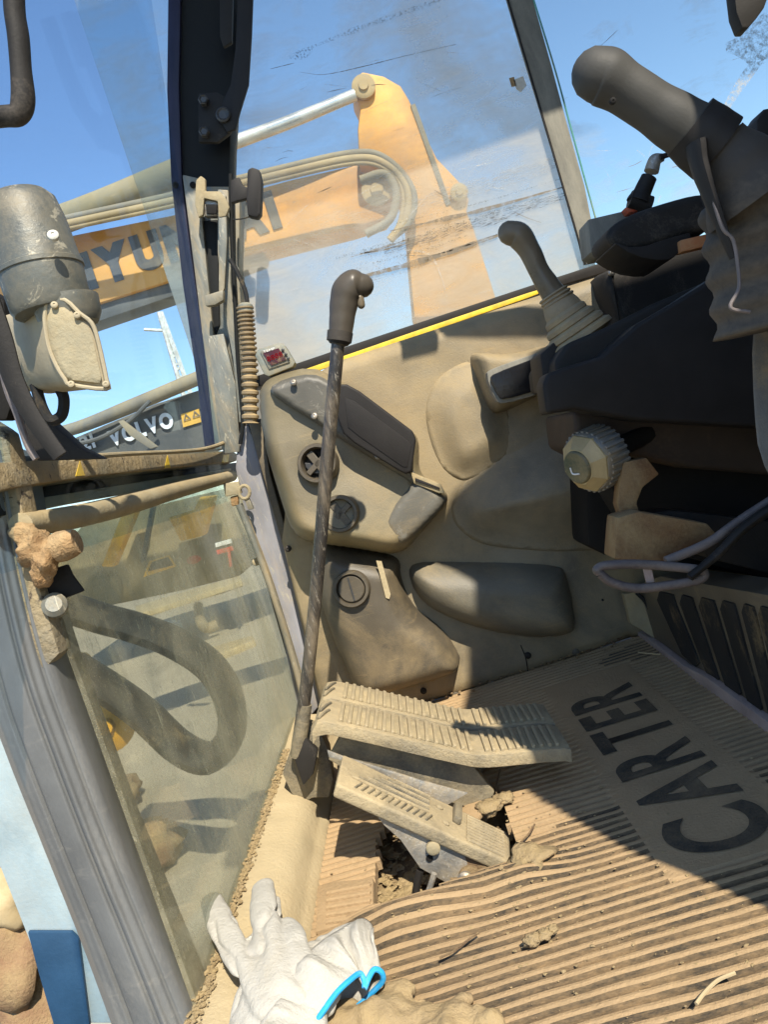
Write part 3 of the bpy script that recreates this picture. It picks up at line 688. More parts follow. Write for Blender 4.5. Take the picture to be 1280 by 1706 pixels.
# gauge
ga = thing('display_gauge', 'small grey green gauge with dark red display at the window corner', 'gauge', at((460,600), 1.44))
slab('case', [(424,592),(430,581),(466,571),(474,574),(492,604),(488,611),(448,627),(440,624)], 1.43, .03, 'gauge', ga, bevel=.004)
slab('bezel', [(433,586),(466,575),(483,603),(448,615)], 1.427, .006, 'frame', ga, bevel=.001)
dsp = slab('display', [(438,588),(464,580),(477,599),(452,609)], 1.424, .004, 'screen', ga, bevel=0)
letters('8888', at((446,603), 1.422), at((474,592),1.422)-at((446,603),1.422), (0,0,1), .030, .009, EMIT('red digits', (.5,.01,.02), .35), dsp, bold=0, depth=0, name='digit')
letters('TEMP', at((439,588), 1.422), at((474,577),1.422)-at((439,588),1.422), (0,0,1), .022, .004, 'white', ga, bold=0, depth=0, name='letter')
for p in ((471,583),(476,590),(480,597)): screw(at(p, 1.425), (0,-1,0), .0028, 'condark', ga, name='button')

# ================================================================== FRONT CONSOLE WITH VENTS
co = thing('vent_console', 'olive grey corner console with two open round air vents', 'console', at((590,900), 1.45))
def cextra(x, z): return .0
cout = [(434,668),(440,640),(470,622),(520,612),(548,622),(610,662),(690,718),(700,738),(698,790),(735,808),(750,828),(735,850),(700,888),(678,914),(650,922),(600,912),(548,906),(512,900),(486,880),(464,810),(440,730)]
moulded('housing', cout, 1.49, .115, .04, 'console', co, soft=2, res=.007,
        extra=lambda x, z: .02*math.tanh((-(x*.6+ (z-.38)))*10) + .008*noise.noise(Vector((x*9,z*9,0))))
moulded('top_panel', [(446,648),(475,630),(520,622),(545,632),(608,672),(686,728),(690,745),(688,795),(738,826),(735,834),(680,800),(600,752),(520,700),(462,664)], 1.385, .012, .006, 'panelgrey', co, soft=1, res=.008, foot=.05)
for p in ((524,693),(630,760),(489,637)): screw(at(p, 1.365), (0,-1,.3), .006, 'steel', co)
moulded('side_pocket', [(640,858),(690,800),(700,796),(742,826),(745,836),(715,870),(682,900),(668,910),(655,900),(642,880)], 1.39, .022, .012, 'panelgrey', co, soft=1, res=.007, foot=.06)
slab('pocket_lip', [(684,786),(735,806),(742,822),(732,822),(690,806)], 1.365, .03, 'railtan', co, bevel=.003)
slab('lip_groove', [(692,796),(732,812),(734,816),(692,802)], 1.362, .01, 'black', co, bevel=.001)
mo = thing('monitor_box', 'flat black monitor box mounted on the console behind the lever', 'monitor', at((630,715), 1.36))
slab('case', [(566,640),(578,640),(600,652),(688,718),(694,732),(686,786),(676,790),(664,784),(590,738),(572,722),(560,690)], 1.345, .035, 'black', mo, bevel=.004, seg=3)
slab('front_face', [(574,662),(590,668),(680,734),(686,742),(679,778),(672,778),(600,728),(580,712)], 1.3435, .004, 'black', mo, bevel=.001)
# vents
def vent(p, r, y, open_=True):
    c = at(p, y); ax = Vector((-.12,-1,.12)).normalized()
    vr = obj('vent_ring', lathe(c, ax, [(-.02,r),(.004,r),(.008,r*.94),(.008,r*.8),(.002,r*.76),(-.012,r*.74)], 36), 'pod', co, smooth=True)
    u = Vector((0,0,1)); u = (u-u.dot(ax)*ax).normalized(); v = ax.cross(u)
    if open_:
        obj('vent_cavity', lathe(c-ax*.012, ax, [(-.004,r*.75),(0,r*.75)], 28), 'void', vr)
        for a, w_ in ((.4,.013),(2.1,.010)):
            d = u*math.cos(a)+v*math.sin(a)
            obj('vent_vane', bar(c-d*r*.7-ax*.002, c+d*r*.7-ax*.002, w_, .004, side=ax.cross(d)), 'pod', vr)
        d = u*math.cos(1.2)+v*math.sin(1.2)
        obj('vent_flap', prism([c+d*r*.7*math.cos(a)+ax.cross(d)*r*.5*math.sin(a)-ax*.006 for a in [i*math.pi/7 for i in range(8)]], -ax*.003, .001), 'condark', vr)
    else:
        obj('vent_disc', lathe(c, ax, [(-.005,r*.74),(.003,r*.72),(.005,r*.66),(.004,.001)], 32), 'pod', vr, smooth=True)
        obj('vent_rib', bar(c-u*r*.66+ax*.004, c+u*r*.66+ax*.004, .003, .004, side=v), 'condark', vr)
vent((529,772), .036, 1.365); vent((567,856), .034, 1.365)
pod = thing('lower_pod', 'brown grey moulded pod with one closed round vent below the console', 'pod', at((640,1050), 1.45))
_co = co; co = pod
moulded('shell', [(535,905),(560,902),(640,918),(668,928),(668,960),(690,1010),(735,1040),(768,1088),(766,1108),(740,1120),(650,1146),(612,1152),(590,1140),(562,1075),(536,1010),(526,960)], 1.49, .095, .045, 'pod', pod, soft=2, res=.008, extra=lambda x, z: .01*noise.noise(Vector((x*7,z*7,5))))
vent((586,981), .0345, 1.39, False)
slab('sun_streak', [(627,934),(636,935),(651,990),(649,998),(643,996)], 1.392, .0015, 'sill', pod, bevel=0)  # pale strip painting a streak of sunlight on the pod
co = _co

# ================================================================== WINDSCREEN (front, at the left)
wsn = thing('windscreen', 'upper windscreen with peeling painted crossbar and yellow arrow stickers', 'windscreen', (-.33, 1.1, .5))
A = [Vector((-.33+(z-.5)*.175-.002, y, z)) for y, z in ((.3,.50),(1.53,.50),(1.53,1.75),(.3,1.75))]
obj('pane', prism(A, Vector((-.005,0,0)), 0), G_top, wsn)
barY = [(-10,770),(56,766),(300,755),(384,750),(396,756),(394,768),(300,778),(160,792),(19,813),(-10,820)]
slab('crossbar', barY, PX(-.315), .03, 'bar', wsn, bevel=.003)
slab('gap_seal', [(-10,822),(20,815),(300,782),(394,770),(396,790),(300,800),(40,852),(-10,865)], PX(-.335), .02, 'frameblk', wsn, bevel=.003)
slab('rail_strip', [(60,830),(300,792),(385,780),(386,790),(300,806),(60,848)], PX(-.33), .01, 'railtan', wsn, bevel=.002)  # tan strip set in the gap under the crossbar
obj('bead', tube(ats([(56,765),(200,759),(300,753),(340,750)], PX(-.318)), .0025, 6), 'railtan', wsn)
for tri in ([(133,767),(141,792),(126,793)], [(279,758),(284,779),(274,780)], [(372,758),(382,757),(380,770),(370,770)]):
    slab('arrow_sticker', tri, PX(-.3145), .0008, 'yellow', wsn, bevel=0)
lo = thing('lower_windscreen', 'mud dusted lower front pane in a cracked pale seal', 'windscreen', (-.33, 1.1, .06))
obj('pane', prism([(-.33,.69,.03),(-.33,1.66,.03),(-.33,1.66,.535),(-.33,.69,.535)], (-.005,0,0), 0), G_low, lo)
obj('top_rail', tube(ats([(34,875),(120,862),(220,838),(300,815),(386,793)], PX(-.325)), [.011,.012,.013,.013,.012], 14), 'railtan', lo, smooth=True)
obj('edge_seal', tube(ats([(398,840),(430,920),(462,1010),(495,1120),(512,1195)], 1.5), .007, 10), 'frame', lo, smooth=True)
obj('edge_seal', tube(ats([(410,860),(448,960),(480,1060),(508,1150)], 1.51), .005, 10), 'railtan', lo, smooth=True)
def clip(px, y, par):
    slab('clip_plate', [(px[0]-14,px[1]-12),(px[0]+12,px[1]-16),(px[0]+18,px[1]+4),(px[0]-10,px[1]+10)], y, .012, 'railtan', par, bevel=.003)
    slab('clip_block', [(px[0]-2,px[1]+10),(px[0]+12,px[1]+6),(px[0]+12,px[1]+24),(px[0],px[1]+26)], y+.005, .012, 'rust', par, bevel=.003)
    obj('clip_ring', tube([at((px[0]+22+9*math.cos(a), px[1]+2+11*math.sin(a)), y) for a in [i*math.pi/5 for i in range(10)]], .0035, 8, closed=True, n=2), 'railtan', par, smooth=True)
    slab('clip_tail', [(px[0]+20,px[1]+10),(px[0]+30,px[1]+12),(px[0]+38,px[1]+30),(px[0]+28,px[1]+32)], y, .01, 'frame', par, bevel=.003)
clip((385,818), 1.49, lo)

# wiper motor
wm = thing('wiper_motor', 'large grey cylindrical wiper motor with cream gearbox at the left edge', 'wiper motor', at((80,500), .85))
KM = .70
c0 = at((38,352), .86*KM); c1 = at((88,520), .86*KM); ax = (c1-c0); ln = ax.length
obj('motor_can', lathe(c0, ax, [(a_, b_*KM*.86) for a_, b_ in ((-.012,.012),(-.012,.034),(-.006,.043),(.01,.048),(ln*.55,.052),(ln*.56,.054),(ln*.6,.054),(ln*.61,.052),(ln*.95,.05),(ln,.046))], 40), 'motor', wm, smooth=True)
obj('end_cap', lathe(c0-ax.normalized()*.013, -ax, [(0,.011),(.003,.010),(.004,.007)], 20), 'motor', wm, smooth=True)
ring = [(-.002,.0525),(.004,.0532),(.008,.0525)]
for p in ((88,392),):
    screw(at(p, .808*KM), (.35,-1,.3), .004, 'pale', wm, name='bolt')
face = [(80,500),(74,530),(80,575),(94,610),(108,632),(118,641),(177,648),(177,632),(163,568),(152,538),(132,522),(108,500)]
vec = at((6,566), .93*KM)-at((88,545), .83*KM)
obj('gearbox', prism(ats([(p[0]*1., p[1]) for p in face], .83*KM), vec, .006, seg=3), 'gearbox', wm, smooth=True)
obj('gearbox_cover', prism(ats([(p[0]*.88+.12*125-1, p[1]*.88+.12*580) for p in face], .825*KM), vec*.12, .003), 'railtan', wm, smooth=True)
obj('cover_rim', tube(ats(face, .828*KM), .0017, 8, closed=True, n=3), 'gearbox', wm, smooth=True)
for p in ((90,508),(118,640),(176,640),(128,525)):
    screw(at(p, .822*KM), (.3,-1,.2), .0026, 'gearbox', wm, name='bolt')
obj('mount_neck', lathe(at((108,500), .86*KM), ax, [(0,.025),(.013,.024),(.02,.02)], 24), 'motor', wm, smooth=True)
obj('mount_strap', tube(ats([(-20,500),(0,560),(25,640),(60,705),(100,760)], .84*KM), [.009,.009,.008,.007,.006], 10, flat=.4, ref=(0,1,0)), 'blackd', wm, smooth=True)
obj('cable_loop', tube(ats([(58,640),(70,680),(84,700),(102,692),(106,665),(98,645)], .9*KM), .0045, 8), 'rubber', wm, smooth=True)
obj('cable', tube(ats([(0,600),(12,650),(28,690),(45,740),(60,765)], .88*KM), .003, 8), 'purple', wm, smooth=True)
slab('lower_bracket', [(20,660),(70,690),(130,745),(170,765),(60,768),(30,720)], .68, .02, 'blackd', wm, bevel=.003)
slab('side_bracket', [(-20,480),(6,500),(14,560),(30,640),(10,700),(-20,700)], .66, .02, 'void', wm, bevel=.003)
# grab handle
gh = tag(obj('grab_handle', tube(ats([(22,-30),(24,20),(30,60),(34,110),(38,165),(30,190),(5,194),(-40,198)], .62), [.008,.008,.0082,.008,.009,.0085,.008,.008], 14, flat=.8), 'blackd', smooth=True, loc=at((30,100), .62)), 'black grab handle loop hanging into the top left corner', 'handle')

# ================================================================== NEAR DOOR PILLAR
dp = thing('door_pillar', 'curved grey door pillar with worn gasket strips in the foreground', 'pillar', (-.37, .74, 0))
def strip(px, y, r, m_, flat=1.0, name='gasket_strip'):
    return obj(name, tube(ats(px, y), r, 16, flat=flat, ref=(0,1,0)), m_, dp, smooth=True)
Lc = [(-110,700),(-80,860),(-52,1020),(-20,1165),(10,1255),(62,1385),(132,1560),(186,1706),(206,1760)]
Rc = [(20,760),(40,880),(66,1000),(98,1110),(146,1240),(206,1400),(280,1580),(332,1706),(352,1760)]
Lw = catmull(ats(Lc, .70), 8); Rw = catmull(ats(Rc, .688), 8)
def bumpf(u):
    b = .030*math.sqrt(max(0, 1-(2*u-1)**2))
    for c, w_, d in ((.30,.022,.007),(.60,.018,.006),(.83,.016,.006)): b -= d*math.exp(-((u-c)/w_)**2)
    b += .005*math.exp(-((u-.68)/.03)**2)+.004*math.exp(-((u-.14)/.05)**2)
    return b
bm = bmesh.new(); rows = []
for a, b in zip(Lw, Rw):
    row = []
    for k in range(49):
        u = k/48; p = a.lerp(b, u); p = p+Vector((.35,-1,0)).normalized()*(bumpf(u)+.0006*noise.noise(p*40)); row.append(bm.verts.new(p))
    row += [bm.verts.new(b+Vector((0,.05,0))), bm.verts.new(a+Vector((0,.05,0)))]
    rows.append(row)
for r0, r1 in zip(rows, rows[1:]):
    n_ = len(r0)
    for k in range(n_): bm.faces.new((r0[k], r0[(k+1)%n_], r1[(k+1)%n_], r1[k]))
bmesh.ops.recalc_face_normals(bm, faces=bm.faces)
obj('door_gasket', bm, 'gasket', dp, smooth='all')
slab('pillar_face', [(-40,690),(8,720),(26,790),(44,880),(66,980),(100,1090),(70,1120),(20,1050),(-40,960)], .672, .03, 'bar', dp, bevel=.006)
bm = bmesh.new()
for k, (p, r) in enumerate((((52,915),.014), ((75,930),.015), ((38,890),.012), ((92,915),.012), ((70,960),.010), ((60,895),.010))): blob(at(p, .665), r*.88, k, .4, sub=3, bm=bm)
ru = remeshed('rust_crust', bm, .0025, 'rust', dp, 2, disp=lambda c: .004*noise.fractal(c*70, .8, 2.1, 5))
obj('hinge_stub', lathe(at((92,914), .655), at((132,900), .655)-at((92,914), .655), [(0,.0125),(.006,.0135),(.014,.0125),(.02,.0105)], 20), 'rust', dp, smooth=True)
slab('hinge_recess', [(62,970),(80,950),(112,940),(120,958),(140,985),(100,1000),(90,1015),(72,1005)], .685, .004, 'void', dp, bevel=.002)
obj('stop_knob', lathe(at((92,1010), .68), (.4,-1,.3), [(0,.011),(.008,.011),(.012,.007)], 18), 'frame', dp, smooth=True)

# ================================================================== SILL ALONG THE FRONT GLASS
sl = thing('door_sill', 'cream dusty floor sill running along the lower front pane', 'sill', (-.3, 1.0, 0))
prof = [(-.345,-.04),(-.345,.055),(-.318,.058),(-.30,.052),(-.283,.048),(-.268,.032),(-.262,.006),(-.252,-.004),(-.25,-.04)]
bm = bmesh.new(); rows = []
for j in range(61):
    y = .35+j*(1.13/60)
    rows.append([bm.verts.new((x+.0015*noise.noise(Vector((x*30,y*18,0))), y, z+.002*noise.noise(Vector((x*30+5,y*22,0))))) for x, z in smoothpoly(prof, 1, False)])
for a, b in zip(rows, rows[1:]):
    for k in range(len(a)-1): bm.faces.new((a[k], a[k+1], b[k+1], b[k]))
bmesh.ops.recalc_face_normals(bm, faces=bm.faces)
obj('sill_cover', bm, 'sill', sl, smooth='all')
bm = bmesh.new()
for i in range(1500):
    y = random.uniform(.4, 1.3); x = -.3235+random.gauss(0, .0035)
    blob((x, y, .059+random.uniform(0,.002)), .0008+.0022*random.random()**3, i, .6, (1.2,1.5,.7), sub=1, bm=bm)
tag(obj('crumbs', bm, 'dirtpale'), kind='stuff')
slab('base_plate', [(470,1290),(488,1240),(505,1205),(532,1215),(548,1250),(556,1300),(548,1330),(520,1330),(500,1345),(484,1320)], 1.12, .03, 'pedaldk', sl, bevel=.004)
slab('pivot_plate', [(490,1265),(508,1230),(530,1250),(522,1290),(505,1310)], 1.09, .012, 'blackd', sl, bevel=.003)

# ================================================================== FLOOR MAT
mt = thing('floor_mat', 'dusty ribbed rubber floor mat lettered CARTER with a torn hole under the pedals', 'mat', (.1, .9, 0))
x0, x1, y0, y1 = -.248, .62, .36, 1.488
hole = [(p.x, p.y) for p in ats([(628,1462),(624,1500),(628,1528),(668,1530),(715,1512),(750,1488),(800,1462),(860,1448),(868,1420),(846,1370),(835,1318),(800,1312),(730,1330),(660,1360),(632,1400)], PZ(0))]
LX0 = at((955,1180), PZ(0)); 
def smoothzone(x, y):
    # bare field around the lettering, 1 inside
    dx = min(x-FX0, FX1-x); dy = min(y-FY0, FY1-y); d = min(dx, dy)
    return max(0, min(1, d/.006+.5))
pC = ats([(1105,1400),(1275,1400),(1190,1436),(1160,1362)], PZ(0)); pR = ats([(955,1180),(1085,1165),(1010,1195),(1030,1148)], PZ(0))
FX0 = .138; FX1 = .302; FY0 = .735; FY1 = 1.36
def nz(x, y, s, k=0): return noise.fractal(Vector((x*s, y*s, k)), 1, 2, 4)
def mat_h(x, y, k):
    """k: 0 groove, 1 ridge"""
    s = smoothzone(x, y)
    fill = max(0, min(1, .15+1.1*nz(x, y, 5, 2)))          # dust silting the grooves in places
    if y > 1.02: fill = min(1, fill+.35)
    h = .0046*k+(1-k)*.0026*fill
    h = h*(1-s)+.0045*s
    # curl of the torn edge, slow waves
    d = dist((x, y), hole)
    h += .022*math.exp(-((d/.045)**2))*max(0, min(1, (.86-y)/.05))
    h += .004*nz(x, y, 3, 7)
    return h
ys = []; per = .0150; y = y0
while y < y1:
    ys += [(y,0),(y+per*.30,0),(y+per*.42,.85),(y+per*.66,1.0),(y+per*.88,.85)]; y += per
ys = [q for q in ys if q[0] < y1]
vs = []; kk = {}
nxs = 150
hp = hole
def edgy(x, y): return .004*noise.noise(Vector((x*90, y*90, 3)))
bm = bmesh.new(); rows = []
for (yy, k) in ys:
    rows.append([])
    for i in range(nxs+1):
        x = x0+(x1-x0)*i/nxs; y = yy+.0014*noise.noise(Vector((x*6, yy*3, 0)))+.0006*noise.noise(Vector((x*60, yy*60, 0)))
        rows[-1].append((bm.verts.new((x, y, mat_h(x, y, k))), k))
for a, b in zip(rows, rows[1:]):
    for i in range(nxs):
        q = (a[i], a[i+1], b[i+1], b[i]); cx = sum(v[0].co.x for v in q)/4; cy = sum(v[0].co.y for v in q)/4
        if inside((cx+edgy(cx, cy), cy+edgy(cy, cx)), hp): continue
        fc = bm.faces.new([v[0] for v in q]); ka = sum(v[1] for v in q)/4
        if ka < .6 and smoothzone(cx, cy) < .5 and noise.noise(Vector((cx*2.5, cy*6, 4)))+max(-.35, min(.5, (.93-cy)*4))-.6*max(0, .1-cx) > 0: fc.material_index = 1
be = [e for e in bm.edges if len(e.link_faces) == 1]
r = bmesh.ops.extrude_edge_only(bm, edges=be)
for v in [g for g in r['geom'] if isinstance(g, bmesh.types.BMVert)]: v.co.z -= .012
bmesh.ops.recalc_face_normals(bm, faces=bm.faces)
obj('ribbed_sheet', bm, ['matr', 'groove'], mt)
# lettering: reads away from the door, tops of the letters towards the windscreen
word = 'CARTER'
lx0, lx1 = .160, .272; ly0, ly1 = .757, 1.272
xpos = 0; ms = []
for ch in word:
    me = text_mesh(ch, 1, .022, 1, .0); xs = [v.co.x for v in me.vertices]; yl = [v.co.y for v in me.vertices]
    ms.append((me, min(xs), max(xs), min(yl), max(yl), xpos)); xpos += max(xs)-min(xs)+.13
tot = xpos-.13
for me, a, b, c, d, xo in ms:
    for v in me.vertices:
        q = v.co.copy(); X = lx1-(q.y-c)/(d-c)*(lx1-lx0); Y = ly0+(q.x-a+xo)/tot*(ly1-ly0)
        v.co = Vector((X, Y, mat_h(X, Y, 1)+.0012))
    b2 = bmesh.new(); b2.from_mesh(me); bmesh.ops.recalc_face_normals(b2, faces=b2.faces)
    fs = list(b2.faces)
    if fs and sum(f.normal.z for f in fs) < 0: bmesh.ops.reverse_faces(b2, faces=b2.faces)
    obj('letter', b2, 'letter', mt)
# torn flaps near the hole
slab('torn_flap', [(528,1478),(545,1470),(622,1462),(622,1515),(600,1530),(526,1552)], PZ(.012), .01, 'matr', mt, bevel=.002)
slab('torn_flap', [(748,1330),(775,1318),(800,1322),(806,1350),(790,1372),(760,1360)], PZ(.014), .006, 'matr', mt, bevel=.002)
for i in range(5):
    y = 1484+i*13
    obj('flap_rib', tube(ats([(545,y+6-i*1.0),(580,y-1-i*.5),(618,y-8)], PZ(.0125)), .003, 6), 'matr', mt, smooth=True)

# ------------------------------------------------------------------ dirt in the hole, straws
bm = bmesh.new()
for i in range(700):
    p = at((random.uniform(620,850), random.uniform(1380,1530)), PZ(-.031))
    blob(p, .0012+.007*random.random()**3, i, .8, (1.2,1,.45), sub=2, bm=bm)
tag(obj('dirt_clods', bm, 'dirtpale'), kind='stuff')
bm = bmesh.new()
for i in range(1500):
    x = random.uniform(-.24, .35); y = random.uniform(.45, 1.45)
    if random.random() < .4: x, y = random.gauss(.02,.1), random.gauss(.85,.12)
    if inside((x,y), hp) or x < -.245: continue
    blob((x, y, mat_h(x, y, 1)-.0002), .0004+.0016*random.random()**3, i, .9, (1.3,1,.5), sub=1, bm=bm)
tag(obj('grit', bm, 'dirtpale'), kind='stuff')
bm = bmesh.new()
for i in range(500):
    t = random.random(); p = at((600+t*440, 1196-t*134+random.gauss(0,5)), PZ(.008)); blob(p+Vector((0,0,random.uniform(0,.004))), random.uniform(.001,.0038), i, .5, (1,1,.6), sub=1, bm=bm)
tag(obj('wall_foot_dirt', bm, 'dirt'), kind='stuff')
for k, (px, lb) in enumerate((([(1163,1680),(1178,1660),(1200,1640),(1228,1628)], 'long pale curved straw on the mat near the right edge'), ([(735,1602),(760,1590),(782,1572),(800,1560)], 'thin brown twig on the ribs in front of the pedals'), ([(870,1408),(885,1392),(893,1378)], 'tiny twig beside the torn edge of the mat'), ([(1065,1090),(1080,1092),(1102,1094)], 'short pale straw in the shade by the seat base'), ([(835,1285),(828,1320),(838,1345)], 'thin root standing beside the torn hole'))):
    P = [q+Vector((0,0,.004)) for q in ats(px, PZ(.008))]
    tag(obj('straw', tube(P, .0012 if k != 0 else .0016, 6), 'straw' if k in (0,3) else 'dirt', smooth=True, loc=P[0]), lb, 'straw', 'straws and twigs on the mat')
P = at((903,1566), PZ(.01))
cr = thing('dried_mud_lump', 'small crumbled mud lump on the mat ribs', 'mud', P)
for k, (dx, dy, r) in enumerate(((-.008,0,.009), (.004,.003,.008), (.013,.006,.006))): obj('crumb', blob(P+Vector((dx,dy,.003)), r, k, .5, (1,.8,.6)), 'dirtpale', cr, smooth='all')
for k, (px, rr) in enumerate((((884,1428),.022), ((815,1345),.016), ((838,1330),.012))):
    a = at(px, PZ(.012))
    tag(obj('mud_clod', blob(a, rr, 40+k, .5, (1.2,1,.5)), 'dirtpale', smooth='all', loc=a), ['pale mud clod at the right edge of the torn hole','brown mud clod behind the small pedal','small mud clod under the travel pedal tip'][k], 'mud')

# ================================================================== TRAVEL PEDALS
def travel_pedal(ya, yb, label, dark_to=.0):
    t = thing('travel_pedal', label, 'pedal', (0, (ya+yb)/2, .06), 'paired travel pedals')
    pf = [(-.203,.183),(-.19,.195),(-.155,.176),(-.02,.094),(.0,.086),(.02,.081),(.10,.064),(.112,.058)]
    pf = [(p.x, p.y) for p in smoothpoly(pf, 1, False)]
    top = [Vector((x, ya, z)) for x, z in pf]; bot = [Vector((x-.004, ya, z-.017)) for x, z in pf[::-1]]
    bm = prism(top+bot, (0, yb-ya, 0), .003)
    obj('tread_plate', bm, 'pedal', t, smooth=True)
    # cast ribs across the plate
    def zt(x):
        for (a, b), (c, d) in zip(pf, pf[1:]):
            if a <= x <= c: return b+(d-b)*(x-a)/(c-a), math.atan2(d-b, c-a)
        return pf[-1][1], 0
    base = None; n = 27
    for i in range(n):
        x = -.165+i*(.262/(n-1))
        if -.012 < x < .006 : continue
        z, sl_ = zt(x)
        if base is None:
            bmr = box((-.0027, -(yb-ya)/2+.008, -.001), (.0027, (yb-ya)/2-.008, .0045), .0015)
            me = bpy.data.meshes.new('rib'); bmr.to_mesh(me); bmr.free(); me.materials.append(M['pedal']); base = me
        o = bpy.data.objects.new('rib', base); COL.objects.link(o); o.parent = t
        o.location = Vector((x, (ya+yb)/2, z))-ORG[t.name]; o.rotation_euler = (0, -sl_, random.uniform(-.03,.03)); ORG[o.name] = ORG[t.name]
    # worn pad between ribs
    pad = [Vector((x, ya+.012, zt(x)[0]+.0006)) for x in (-.165,-.12,-.08,-.03)]
    bmp = bmesh.new()
    for a, b in zip(pad, pad[1:]):
        bmp.faces.new([bmp.verts.new(v) for v in (a, b, b+Vector((0,yb-ya-.024,0)), a+Vector((0,yb-ya-.024,0)))])
    obj('worn_pad', bmp, 'padm', t)
    pad = [Vector((x, ya+.012, zt(x)[0]+.0006)) for x in (.03,.06,.095)]
    bmp = bmesh.new()
    for a, b in zip(pad, pad[1:]):
        bmp.faces.new([bmp.verts.new(v) for v in (a, b, b+Vector((0,yb-ya-.024,0)), a+Vector((0,yb-ya-.024,0)))])
    obj('worn_pad', bmp, 'padm', t)
    # heel lip marks
    for k in (0, 1):
        yy = ya+(yb-ya)*(.33+.34*k)
        obj('lip_rib', tube([(-.192,yy-.015,zt(-.192)[0]+.001),(-.186,yy,zt(-.186)[0]+.002),(-.18,yy+.015,zt(-.18)[0]+.001)], .0022, 6), 'pedaldk', t, smooth=True)
    obj('under_arm', prism([Vector((-.17, ya+.03, .16)), Vector((-.02, ya+.03, .07)), Vector((0, ya+.03, .02)), Vector((-.03, ya+.03, -.03)), Vector((-.06, ya+.03, -.03)), Vector((-.2, ya+.03, .13))], (0,.02,0), .002), 'pedaldk', t)
    return t
travel_pedal(.972, 1.058, 'near travel pedal, ribbed dusty footplate with its whole front edge in sunlight')
travel_pedal(1.068, 1.15, 'far travel pedal, ribbed footplate nearer the side wall with shaded tip')

# small pedal
sp = thing('foot_pedal', 'small tilted ribbed pedal on a speckled zinc bracket over the torn hole', 'pedal', at((760,1440), .9))
a0 = at((561,1306), .885); a1 = at((852,1438), .885); b0 = at((572,1256), .965); b1 = at((850,1388), .955)
th = Vector((-.010,0,-.014))
mid = (a0+a1)/2
obj('pedal_plate', prism([a0, a1, b1, b0], th, .004, seg=3), 'pedal', sp, smooth=True)
nrmp = (a1-a0).cross(b0-a0).normalized()
if nrmp.z < 0: nrmp = -nrmp
def pp(u, v, h=0): return a0.lerp(a1, u).lerp(b0.lerp(b1, u), v)+nrmp*h
for i in range(7):
    v = .40+i*.085
    obj('long_rib', tube([pp(.07+.04*i, v, .001), pp(.52, v, .001)], .0018, 6, n=1), 'pedaldk' if i % 2 else 'pedal', sp, smooth=True)
for i in range(12):
    u = .10+i*.037
    obj('short_rib', tube([pp(u, .12, .001), pp(u+.03, .33, .001)], .0016, 6, n=1), 'pedaldk', sp, smooth=True)
for i in range(9):
    v = .1+i*.095
    obj('toe_rib', tube([pp(.74, v, .001), pp(.96, v, .001)], .0019, 6, n=1), 'pedal', sp, smooth=True)
obj('cross_block', prism([pp(.655,.45,.0), pp(.70,.42,.0), pp(.70,.97,.0), pp(.655,.97,.0)], nrmp*.010, .003), 'pedaldk', sp, smooth=True)
for q in ((.58,.72),(.62,.3)): obj('rivet', lathe(pp(q[0], q[1], 0), nrmp, [(0,.005),(.002,.005),(.003,.003)], 12), 'pedal', sp, smooth=True)
sbr = slab('side_bracket', [(622,1352),(700,1388),(775,1426),(780,1440),(760,1470),(742,1470),(700,1446),(668,1400),(640,1375)], .893, .004, 'zinc', sp, bevel=.001)
obj('bracket_bolt', lathe(at((722,1411), .89), (0,-1,.1), [(0,.0085),(.005,.0085),(.007,.006)], 18), 'railtan', sbr, smooth=True)
obj('bracket_hole', lathe(at((716,1430), .8915), (0,-1,0), [(0,.0045),(.0005,.0045)], 14), 'void', sp)
obj('pivot_drum', lathe(at((785,1456), .90), (-.15,-1,.25), [(-.02,.027),(.008,.027),(.012,.024),(.010,.014),(.016,.013),(.018,.008)], 28), 'dirt', sp, smooth=True)
obj('pivot_bolt', lathe(at((777,1465), .88), (-.15,-1,.25), [(0,.010),(.006,.010),(.008,.007),(.012,.0065),(.014,.004)], 20), 'steel', sp, smooth=True)
obj('return_link', tube(ats([(724,1455),(712,1490),(698,1508)], .87), .0035, 8), 'zinc', sp, smooth=True)
obj('return_link', tube(ats([(700,1450),(694,1480),(696,1500)], .9), .005, 8), 'blackd', sp, smooth=True)
slab('far_bracket', [(545,1250),(570,1260),(700,1300),(780,1322),(740,1345),(600,1275),(548,1262)], .975, .004, 'zinc', sp, bevel=.001)

# ================================================================== TRAVEL LEVER
tl = thing('travel_lever', 'tall chipped black travel lever with smooth brown grip', 'lever', at((512,1200), 1.1))
obj('rod', tube(ats([(500,1215),(513,1120),(530,950),(545,770),(556,650),(564,566)], 1.1), [.0095,.0095,.0095,.0098,.0098,.0095], 18), 'rod', tl, smooth=True)
obj('collar', lathe(at((566,562), 1.1), at((562,585),1.1)-at((566,562),1.1), [(-.006,.0165),(.006,.0165),(.01,.013)], 24), 'black', tl, smooth=True)
obj('grip', tube(ats([(567,560),(570,530),(573,506),(579,486),(590,476),(603,476)], 1.1), [.0165,.018,.0200,.0225,.0225,.0170], 26, round_end=True), 'grip2', tl, smooth='all')
obj('grip_band', tube(ats([(565,569),(567,553)], 1.1), [.0178,.0184], 22, n=2), 'bootdk', tl, smooth=True)
obj('button', tube(ats([(600,496),(602,508)], 1.095), .0055, 12, round_end=True, n=2), 'grip', tl, smooth='all')
obj('base_socket', lathe(at((505,1195), 1.1), at((498,1240),1.1)-at((505,1195),1.1), [(-.02,.0100),(0,.0108),(.04,.0112),(.06,.010)], 18), 'pedaldk', tl, smooth=True)

